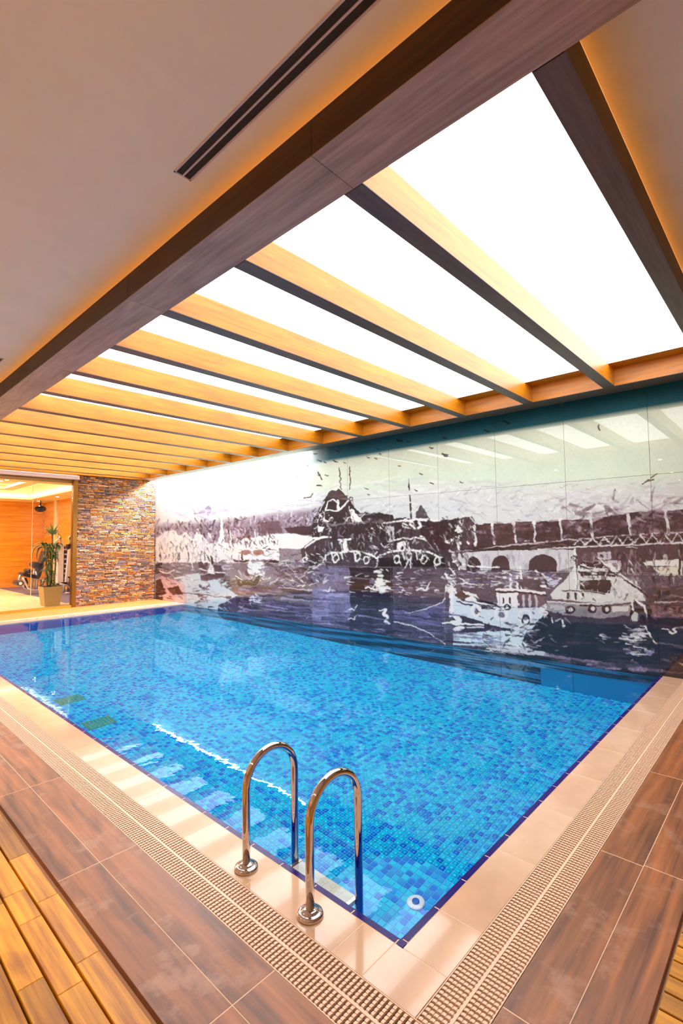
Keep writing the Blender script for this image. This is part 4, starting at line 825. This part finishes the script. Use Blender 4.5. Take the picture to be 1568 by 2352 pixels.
# centre boat (bow left)
poly([(1036, 1352), (1060, 1378), (1110, 1392), (1170, 1396), (1250, 1394), (1250, 1408), (1230, 1430), (1215, 1450), (1150, 1440), (1090, 1424), (1042, 1408), (1034, 1398)], (206, 208, 214))
poly([(1040, 1410), (1100, 1426), (1150, 1440), (1200, 1448), (1120, 1450), (1060, 1452), (1042, 1440)], (62, 44, 58)); poly([(1040, 1455), (1120, 1450), (1210, 1446), (1200, 1470), (1215, 1490), (1120, 1486), (1040, 1480)], (208, 216, 222))
line([(1037, 1350), (1036, 1412)], LT, 8); line([(1040, 1352), (1062, 1374), (1110, 1386), (1170, 1388), (1250, 1388)], LT, 5); line([(1048, 1380), (1080, 1390), (1130, 1396)], DK, 3); line([(1100, 1396), (1160, 1402)], DK, 3)
poly([(1044, 1366), (1056, 1356), (1078, 1368), (1070, 1378), (1058, 1378)], (84, 62, 60)); poly([(1062, 1354), (1094, 1368), (1100, 1374), (1070, 1366)], LT); line([(1060, 1350), (1064, 1362)], DK, 2.5); line([(1072, 1376), (1082, 1372), (1090, 1378)], LT, 7); line([(1100, 1378), (1142, 1390)], DK, 5)
poly([(1140, 1358), (1188, 1360), (1188, 1396), (1142, 1392)], LT); poly([(1190, 1362), (1250, 1366), (1250, 1394), (1192, 1394)], (110, 88, 96)); line([(1140, 1354), (1180, 1354), (1250, 1362)], LT, 6); line([(1140, 1360), (1200, 1360), (1254, 1367)], DK, 3.4)
for u in (1155, 1170): line([(u, 1374), (u, 1386)], DK, 3.4)
for u in (1202, 1216, 1230): line([(u, 1368), (u+1, 1392)], LT2, 5, .8)
line([(1170, 1320), (1172, 1352)], LT, 6); line([(1186, 1324), (1186, 1352)], LT, 5); line([(1195, 1300), (1196, 1350)], LT, 4); poly([(1192, 1340), (1202, 1334), (1216, 1352), (1194, 1356)], LT)
for u, v, rx, ry in ((1092, 1402, 9, 12), (1150, 1410, 12, 13), (1204, 1414, 14, 15)): ell(u, v, rx, ry, LT, 1, .2, ring=5); ell(u+1, v+2, rx*.5, ry*.5, (90, 78, 96), .8)
ell(1206, 1424, 8, 11, DK, 1, 0, ring=4); ell(1164, 1396, 6, 5, DK, 1, 0, ring=3)
strokes(30, 1236, 1390, 1256, 1410, LT, 7, 5, 1., .6, (.7, 1)); ell(1252, 1402, 5, 8, LT, 1, 0, ring=4)
strokes(46, 1155, 1424, 1230, 1490, [DK, LT2, (150, 142, 160), LT], 22, 5, .15, .4, (.4, .9)); strokes(26, 1100, 1478, 1210, 1500, [DK, LT], 30, 4, .12, .08, (.6, 1)); strokes(14, 1070, 1460, 1150, 1480, [(150, 160, 190)], 16, 5, .1, .5)
for u, v, r_ in ((1050, 1418, .7), (1046, 1430, .1), (1052, 1443, -.2)): ell(u, v, 13, 6, LT, 1, r_)
line([(1016, 1430), (1060, 1432), (1110, 1436)], LT, 4); line([(1070, 1440), (1110, 1441)], LT2, 3)
strokes(30, 1020, 1315, 1040, 1360, LT, 14, 5, .1, .8, (.7, 1))
# small boat and white cabin
line([(1232, 1312), (1252, 1326), (1284, 1328)], LT, 6); poly([(1234, 1314), (1252, 1322), (1284, 1330), (1280, 1342), (1256, 1342)], (190, 188, 204)); line([(1240, 1318), (1258, 1345)], DK, 4); poly([(1180, 1330), (1240, 1330), (1250, 1352), (1200, 1352)], (80, 66, 74)); ell(1246, 1346, 8, 3.5, LT)
poly([(1262, 1364), (1300, 1330), (1320, 1300), (1400, 1292), (1440, 1330), (1470, 1350), (1480, 1380), (1380, 1384), (1270, 1378)], (214, 210, 206), .95)
poly([(1330, 1290), (1380, 1290), (1390, 1304), (1332, 1308)], DK); poly([(1332, 1314), (1410, 1312), (1412, 1324), (1334, 1322)], DK); poly([(1330, 1334), (1404, 1332), (1400, 1364), (1330, 1352)], (52, 38, 46)); strokes(22, 1330, 1290, 1408, 1324, LT, 18, 2.4, .05, .25, (.7, 1)); ell(1342, 1340, 12, 5, (120, 104, 112), .8)
strokes(40, 1400, 1325, 1480, 1372, [LT, (190, 184, 186), GY_], 12, 6, 1.2, .5, (.3, .7)); line([(1320, 1262), (1321, 1350)], LT, 5); line([(1323, 1268), (1324, 1350)], DK, 1.6); strokes(14, 1308, 1264, 1324, 1300, [LT, DK], 9, 3, .9, .8)
line([(1360, 1276), (1400, 1310), (1440, 1335), (1470, 1355), (1486, 1370)], (56, 42, 48), 2.4, w1=5); line([(1372, 1280), (1402, 1306)], LT, 2)
line([(1290, 1356), (1340, 1356), (1388, 1364)], DK, 2.4)
for u in (1302, 1320, 1336): line([(u, 1362), (u+1, 1374)], DK, 5)
# large grey boat
poly([(1254, 1382), (1320, 1388), (1400, 1388), (1452, 1380), (1450, 1432), (1360, 1428), (1280, 1416), (1256, 1402)], (150, 140, 142)); poly([(1256, 1404), (1300, 1412), (1380, 1420), (1448, 1412), (1448, 1434), (1350, 1432), (1270, 1424)], (76, 62, 70)); line([(1256, 1380), (1320, 1386), (1400, 1386), (1456, 1378)], LT2, 3.6); line([(1262, 1376), (1330, 1382)], (110, 80, 84), 3); line([(1330, 1390), (1400, 1392), (1452, 1384)], DK, 2.6)
poly([(1405, 1394), (1442, 1392), (1440, 1404), (1405, 1406)], (208, 202, 198)); poly([(1262, 1388), (1296, 1392), (1296, 1402), (1264, 1400)], (186, 176, 178))
for u, v in ((1308, 1400), (1360, 1398), (1392, 1399)): ell(u, v, 11, 10, (66, 46, 50)); ell(u+1, v, 5, 5, (206, 200, 196))
line([(1448, 1392), (1450, 1412), (1455, 1440)], (36, 26, 32), 6); line([(1452, 1380), (1453, 1400), (1449, 1398)], LT, 4); poly([(1456, 1376), (1470, 1380), (1464, 1392), (1456, 1388)], (48, 36, 42)); line([(1460, 1378), (1478, 1392), (1484, 1416)], LT, 5); ell(1458, 1418, 8, 14, (200, 196, 190)); ell(1474, 1424, 10, 16, (90, 76, 84), .9, ring=5); ell(1470, 1434, 9, 14, (58, 44, 50))
poly([(1480, 1350), (1568, 1346), (1750, 1342), (1750, 1392), (1490, 1384)], (80, 64, 74)); poly([(1490, 1388), (1750, 1394), (1750, 1426), (1500, 1418)], (116, 92, 100)); line([(1484, 1390), (1568, 1392), (1750, 1394)], (70, 44, 50), 4); line([(1504, 1384), (1568, 1382)], (186, 160, 164), 4)
for u in (1513, 1531): ell(u, 1362, 4.5, 9, (40, 28, 36))
for u in (1538, 1570): ell(u, 1402, 12, 9, (66, 44, 50), 1, ring=5); ell(u+1, 1402, 5, 4, LT)
# reflections, gulls, ropes at right
line([(1478, 1436), (1506, 1478)], LT, 3.4); poly([(1500, 1480), (1510, 1484), (1494, 1506), (1480, 1502)], (130, 114, 140)); line([(1506, 1478), (1568, 1486), (1750, 1496)], (168, 150, 154), 7, .8)
strokes(16, 1430, 1440, 1472, 1470, [LT, LT2], 18, 5, .15, .2, (.7, 1)); strokes(10, 1400, 1462, 1470, 1476, LT, 34, 5, .08, .04, (.8, 1)); strokes(14, 1436, 1478, 1480, 1504, [LT2, (150, 136, 160)], 26, 4, .1, .1, (.6, 1)); strokes(10, 1366, 1454, 1390, 1470, LT2, 14, 4, .2, .3)
line([(1520, 1444), (1534, 1444), (1544, 1454), (1552, 1452), (1545, 1444), (1560, 1440), (1572, 1444)], LT, 4); line([(1518, 1514), (1540, 1518), (1552, 1510), (1550, 1516), (1568, 1526)], LT, 5); line([(1290, 1424), (1293, 1440)], LT, 4); line([(1265, 1420), (1268, 1430)], LT, 3)
poly([(1530, 1500), (1750, 1500), (1750, 1545), (1540, 1540)], (96, 50, 36), .5)
for u in (1300, 1366, 1405, 1462): ell(u, 1522+(u-1300)*.1, 22, 6, (176, 150, 176), .8, .1)
poly([(1120, 1478), (1190, 1486), (1260, 1500), (1260, 1508), (1120, 1492)], (216, 210, 216), .9); line([(1250, 1504), (1360, 1520), (1520, 1542)], (150, 128, 150), 7, .8); strokes(16, 1440, 1515, 1475, 1535, [(190, 170, 196)], 10, 7, 1.2, .3)
line([(1568, 1546), (1400, 1528)], (150, 110, 130), 4, .6)
strokes(60, 1000, 1440, 1130, 1500, [PU2, DK, PU], 40, 4, .06, .06, (.2, .5))
# birds and marks in the sky
for x, y, s_ in ((680, 1095, 3), (749, 1092, 5), (731, 1092, 4), (708, 1068, 4), (725, 1042, 5), (774, 1035, 6), (732, 1058, 6), (745, 1062, 5), (770, 1060, 6), (866, 1030, 5), (871, 1042, 4), (844, 1050, 5), (862, 1053, 5), (790, 1062, 4), (916, 1012, 8), (938, 1015, 5), (1020, 1006, 7), (989, 1028, 7), (1020, 1044, 7), (1022, 1048, 5), (916, 1070, 4), (840, 1122, 5), (844, 1136, 4), (954, 1126, 5), (990, 1110, 5), (966, 1088, 5), (1162, 970, 9), (1118, 990, 7), (1060, 1108, 5)):
    line([(x-s_*.7, y-.3*s_), (x, y+.1*s_), (x+.7*s_, y+.15*s_)], (58, 48, 56), s_*.45, .9)
line([(730, 1085), (738, 1100)], DK, 3); line([(724, 1115), (737, 1115)], DK, 3); line([(696, 1144), (712, 1142), (716, 1134)], DK, 2.2)
line([(1374, 978), (1380, 986)], DK, 3); line([(1494, 1098), (1508, 1088)], (90, 72, 60), 2.6); line([(1475, 1110), (1486, 1103), (1500, 1101)], (90, 72, 60), 2.4); line([(1410, 1124), (1409, 1146)], (120, 110, 116), 4, .8)
line([(465, 1150), (474, 1140), (478, 1172)], (206, 192, 214), 3, .6); strokes(30, 430, 1160, 480, 1180, [(150, 130, 160), (190, 176, 200)], 10, 4, .2, .6, (.4, .8))

# extra brush work
strokes(160, 1020, 1185, 1088, 1300, [DK, (96, 80, 88), LT2, (70, 56, 62)], 12, 4, 1.2, .6, (.3, .8))
strokes(240, 745, 1190, 1020, 1268, [DK, (88, 70, 78), (40, 28, 34), (116, 98, 106), LT2], 14, 4, 1.3, .6, (.25, .7))
strokes(90, 745, 1262, 1020, 1300, [LT, LT2, DK, (40, 28, 34)], 9, 3, 1.2, .8, (.3, .9))
for k in range(9):
    u = 1318+k*28; line([(u, 1251-k*.9), (u+12, 1237-k*1.6), (u+26, 1251-k*.9)], LT2, 3); ell(u+12, 1247-k*1.2, 7, 4, (44, 26, 34))
strokes(60, 1200, 1236, 1560, 1262, [LT2, (44, 28, 36), (120, 90, 100)], 22, 2.6, -.08, .25, (.4, .9), slope=-.02)
strokes(150, 1100, 1205, 1560, 1240, [(52, 36, 42), (96, 72, 82), (74, 48, 56), (40, 26, 32)], 12, 8, 1.4, .5, (.2, .6), slope=-.02)
strokes(70, 1250, 1150, 1568, 1190, [(214, 208, 208), (186, 176, 184), (150, 136, 146), (120, 102, 114)], 26, 8, -.1, .5, (.2, .55), slope=-.05)
strokes(110, 1325, 1262, 1568, 1330, [LT2, (66, 44, 52), (150, 124, 130), (110, 70, 72), (44, 30, 36)], 16, 5, 1.45, .5, (.3, .8))
strokes(70, 1300, 1285, 1470, 1384, [LT, (236, 234, 226), (96, 80, 86), GY_], 12, 4, .9, .8, (.35, .85))
strokes(60, 1490, 1340, 1568, 1420, [(120, 84, 92), (60, 40, 48), (170, 140, 146)], 18, 5, .05, .3, (.3, .8))
strokes(130, 1020, 1310, 1280, 1350, [LT, LT2, (70, 58, 68), PU], 14, 4, .03, .2, (.3, .9))
strokes(130, 1090, 1385, 1300, 1500, [(60, 48, 60), LT, LT2, (36, 28, 36)], 14, 4, .12, .4, (.3, .85))
strokes(100, 1240, 1425, 1568, 1545, [(28, 22, 28), (40, 32, 40), (74, 62, 74), (24, 18, 24)], 60, 9, .06, .05, (.3, .8))
strokes(24, 1430, 1430, 1480, 1505, [LT, LT2], 18, 4, .1, .2, (.6, 1))
strokes(120, 560, 1380, 1030, 1480, [(40, 30, 52), (60, 50, 84), (150, 140, 180), (34, 26, 40)], 60, 4, .09, .05, (.25, .75))
strokes(160, 560, 1285, 745, 1345, [LT, LT2, DK2, (120, 104, 120), (70, 56, 66)], 14, 4, .1, .5, (.3, .85))
strokes(220, 357, 1215, 560, 1292, [LT, (236, 234, 230), DK2, (130, 112, 130), (180, 168, 184)], 9, 3, 1.4, .4, (.3, .85))
strokes(120, 357, 1293, 560, 1400, [LT, (196, 200, 206), (110, 92, 104), (150, 136, 146)], 13, 4, .15, .5, (.25, .7))
strokes(120, 820, 1130, 1300, 1185, [(226, 226, 220), (176, 174, 180), (150, 148, 158), (206, 208, 206)], 20, 5, -.1, .6, (.15, .5))
def smooth(sc_, seed):
    q = np.random.default_rng(seed); g = q.normal(0, 1, (int(CH/sc_)+3, int(CW/sc_)+3)).astype(np.float32); y = np.arange(CH)/sc_; x = np.arange(CW)/sc_; y0 = y.astype(int); x0 = x.astype(int); fy = (y-y0)[:, None]; fx = (x-x0)[None]
    fy = fy*fy*(3-2*fy); fx = fx*fx*(3-2*fx); return g[y0][:, x0]*(1-fy)*(1-fx)+g[y0][:, x0+1]*(1-fy)*fx+g[y0+1][:, x0]*fy*(1-fx)+g[y0+1][:, x0+1]*fy*fx
dx_ = smooth(6, 1)*.9+smooth(18, 2)*1.0; dy_ = smooth(6, 3)*.7+smooth(18, 4)*.8
yy_ = np.clip(Yg+dy_, 0, CH-1).astype(int); xx_ = np.clip(Xg+dx_, 0, CW-1).astype(int); CV = CV[yy_, xx_]
lum = CV.mean(-1); amt = np.clip((205-lum)/90, .12, 1); tone = 1+amt*(.06*smooth(5, 5)+.06*smooth(26, 6)+.03*smooth(2, 7)); CV = 128+(CV*tone[..., None]-120)*1.24; CV[..., 0] *= .935
CV += r2.normal(0, 3., CV.shape).astype(np.float32); CV = np.clip(CV, 3, 250)
CVL = np.where(CV/255 <= .04045, CV/255/12.92, ((CV/255+.055)/1.055)**2.4).astype(np.float32)*.77
XM = W-.008                                   # printed face of the panels
mural = empty('glass_mural', (XM, 5, 0), 'wall of glossy glass panels printed with a black and white painting of a harbour', 'mural')
def canvas(yw, zw):
    """colour of the print at wall position (y, z)"""
    X = np.stack([np.full_like(yw, XM)-CAM[0], yw-CAM[1], zw-CAM[2]], -1); zf = X@FW
    u = 784+FPX*(X@RT)/zf; v = 1176-FPX*(X@UP)/zf
    x = np.clip(u-U0-.5, 0, CW-1.01); y = np.clip(v-V0-.5, 0, CH-1.01); x0 = x.astype(int); y0 = y.astype(int); fx = (x-x0)[..., None]; fy = (y-y0)[..., None]
    return CVL[y0, x0]*(1-fx)*(1-fy)+CVL[y0, x0+1]*fx*(1-fy)+CVL[y0+1, x0]*(1-fx)*fy+CVL[y0+1, x0+1]*fx*fy
def panel(ya, yb, za, zb_, nyy, nzz, fn, nm='glass_panel', mt=None):
    g = .0018; ya += g; yb -= g; za += g; zb_ -= g
    Yq, Zq = np.meshgrid(np.linspace(ya, yb, nyy+1), np.linspace(za, zb_, nzz+1), indexing='ij'); c = fn(Yq, Zq).reshape(-1, 3); n = len(c)
    V = np.stack([np.full(Yq.shape, XM), Yq, Zq], -1).reshape(-1, 3)
    i = np.arange(nyy)[:, None]*(nzz+1)+np.arange(nzz)[None]; i = i.ravel(); Fq = np.stack([i, i+1, i+nzz+2, i+nzz+1], 1)
    bk = np.array([(W+.004, ya, za), (W+.004, yb, za), (W+.004, yb, zb_), (W+.004, ya, zb_)]); c00, c01, c10, c11 = 0, nzz, nyy*(nzz+1), nyy*(nzz+1)+nzz
    V = np.r_[V, np.array([(XM, ya, za), (XM, yb, za), (XM, yb, zb_), (XM, ya, zb_)]), bk]; m_ = n
    S = np.array([(m_, m_+4, m_+5, m_+1), (m_+1, m_+5, m_+6, m_+2), (m_+2, m_+6, m_+7, m_+3), (m_+3, m_+7, m_+4, m_)]); Fq = np.r_[Fq, S]
    cols = np.r_[np.c_[c, np.ones(n)], np.tile([.3, .28, .3, 1], (8, 1))].astype(np.float32); ctr = np.array([XM, (ya+yb)/2, (za+zb_)/2])
    me = bpy.data.meshes.new(nm); me.vertices.add(len(V)); me.vertices.foreach_set('co', (V-ctr).ravel()); me.loops.add(len(Fq)*4); me.loops.foreach_set('vertex_index', Fq.ravel())
    me.polygons.add(len(Fq)); me.polygons.foreach_set('loop_start', np.arange(len(Fq))*4); me.update(calc_edges=True)
    at = me.color_attributes.new('paint', 'FLOAT_COLOR', 'POINT'); at.data.foreach_set('color', cols.ravel()); me.materials.append(mt or M['mural'])
    o = place(nm, me, tuple(ctr), mural); return o
def shade_band(yw, zw):  # paints teal shade below the wall beam over the print, clearing towards the lamp
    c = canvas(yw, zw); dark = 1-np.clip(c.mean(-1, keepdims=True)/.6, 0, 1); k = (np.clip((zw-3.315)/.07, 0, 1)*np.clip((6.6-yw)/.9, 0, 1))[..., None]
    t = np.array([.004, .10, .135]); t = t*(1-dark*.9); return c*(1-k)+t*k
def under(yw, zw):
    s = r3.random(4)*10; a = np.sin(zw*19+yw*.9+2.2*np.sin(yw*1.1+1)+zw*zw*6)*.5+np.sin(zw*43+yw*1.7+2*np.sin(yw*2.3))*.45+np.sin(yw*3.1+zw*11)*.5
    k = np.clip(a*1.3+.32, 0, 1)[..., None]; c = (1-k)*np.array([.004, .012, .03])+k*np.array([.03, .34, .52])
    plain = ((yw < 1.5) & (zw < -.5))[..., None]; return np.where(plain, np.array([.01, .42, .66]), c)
r3 = np.random.default_rng(5)
PYS = [-5.2+1.034*k for k in range(0, 18)]; sh = .033-min(PYS, key=lambda q: abs(q-.033)); PYS = [p_+sh for p_ in PYS]; PYS[-1] = min(PYS[-1], L2-.004)
if PYS[-1] < L2-.1: PYS.append(L2-.004)
for ya, yb in zip(PYS, PYS[1:]):
    if ya > L2-.05: continue
    yb = min(yb, L2-.004)
    def uu(y): X = np.array([XM, y, 1.2])-CAM; return 784+FPX*(X@RT)/(X@FW) if X@FW > .3 else 3000
    wpx = abs(uu(ya)-uu(yb)); vis = yb > -.6; nyy = int(np.clip(wpx*.95, 16, 190)) if vis else 6
    hpx = FPX*1.25/max(.5, (np.array([XM, (ya+yb)/2, 1.2])-CAM)@FW); nzz = int(np.clip(hpx*.95, 40, 220)) if vis else 6
    bot = .0005 if (yb < .1 or ya > L+.0) else -.031
    for za, zb_ in ((bot, 1.252), (1.252, 2.505), (2.505, 3.318)): panel(ya, yb, za, zb_, nyy, nzz, canvas)
    panel(ya, yb, 3.3145, ZC-.015, nyy, 60, shade_band, 'shade_band_panel', M['shade_band'])
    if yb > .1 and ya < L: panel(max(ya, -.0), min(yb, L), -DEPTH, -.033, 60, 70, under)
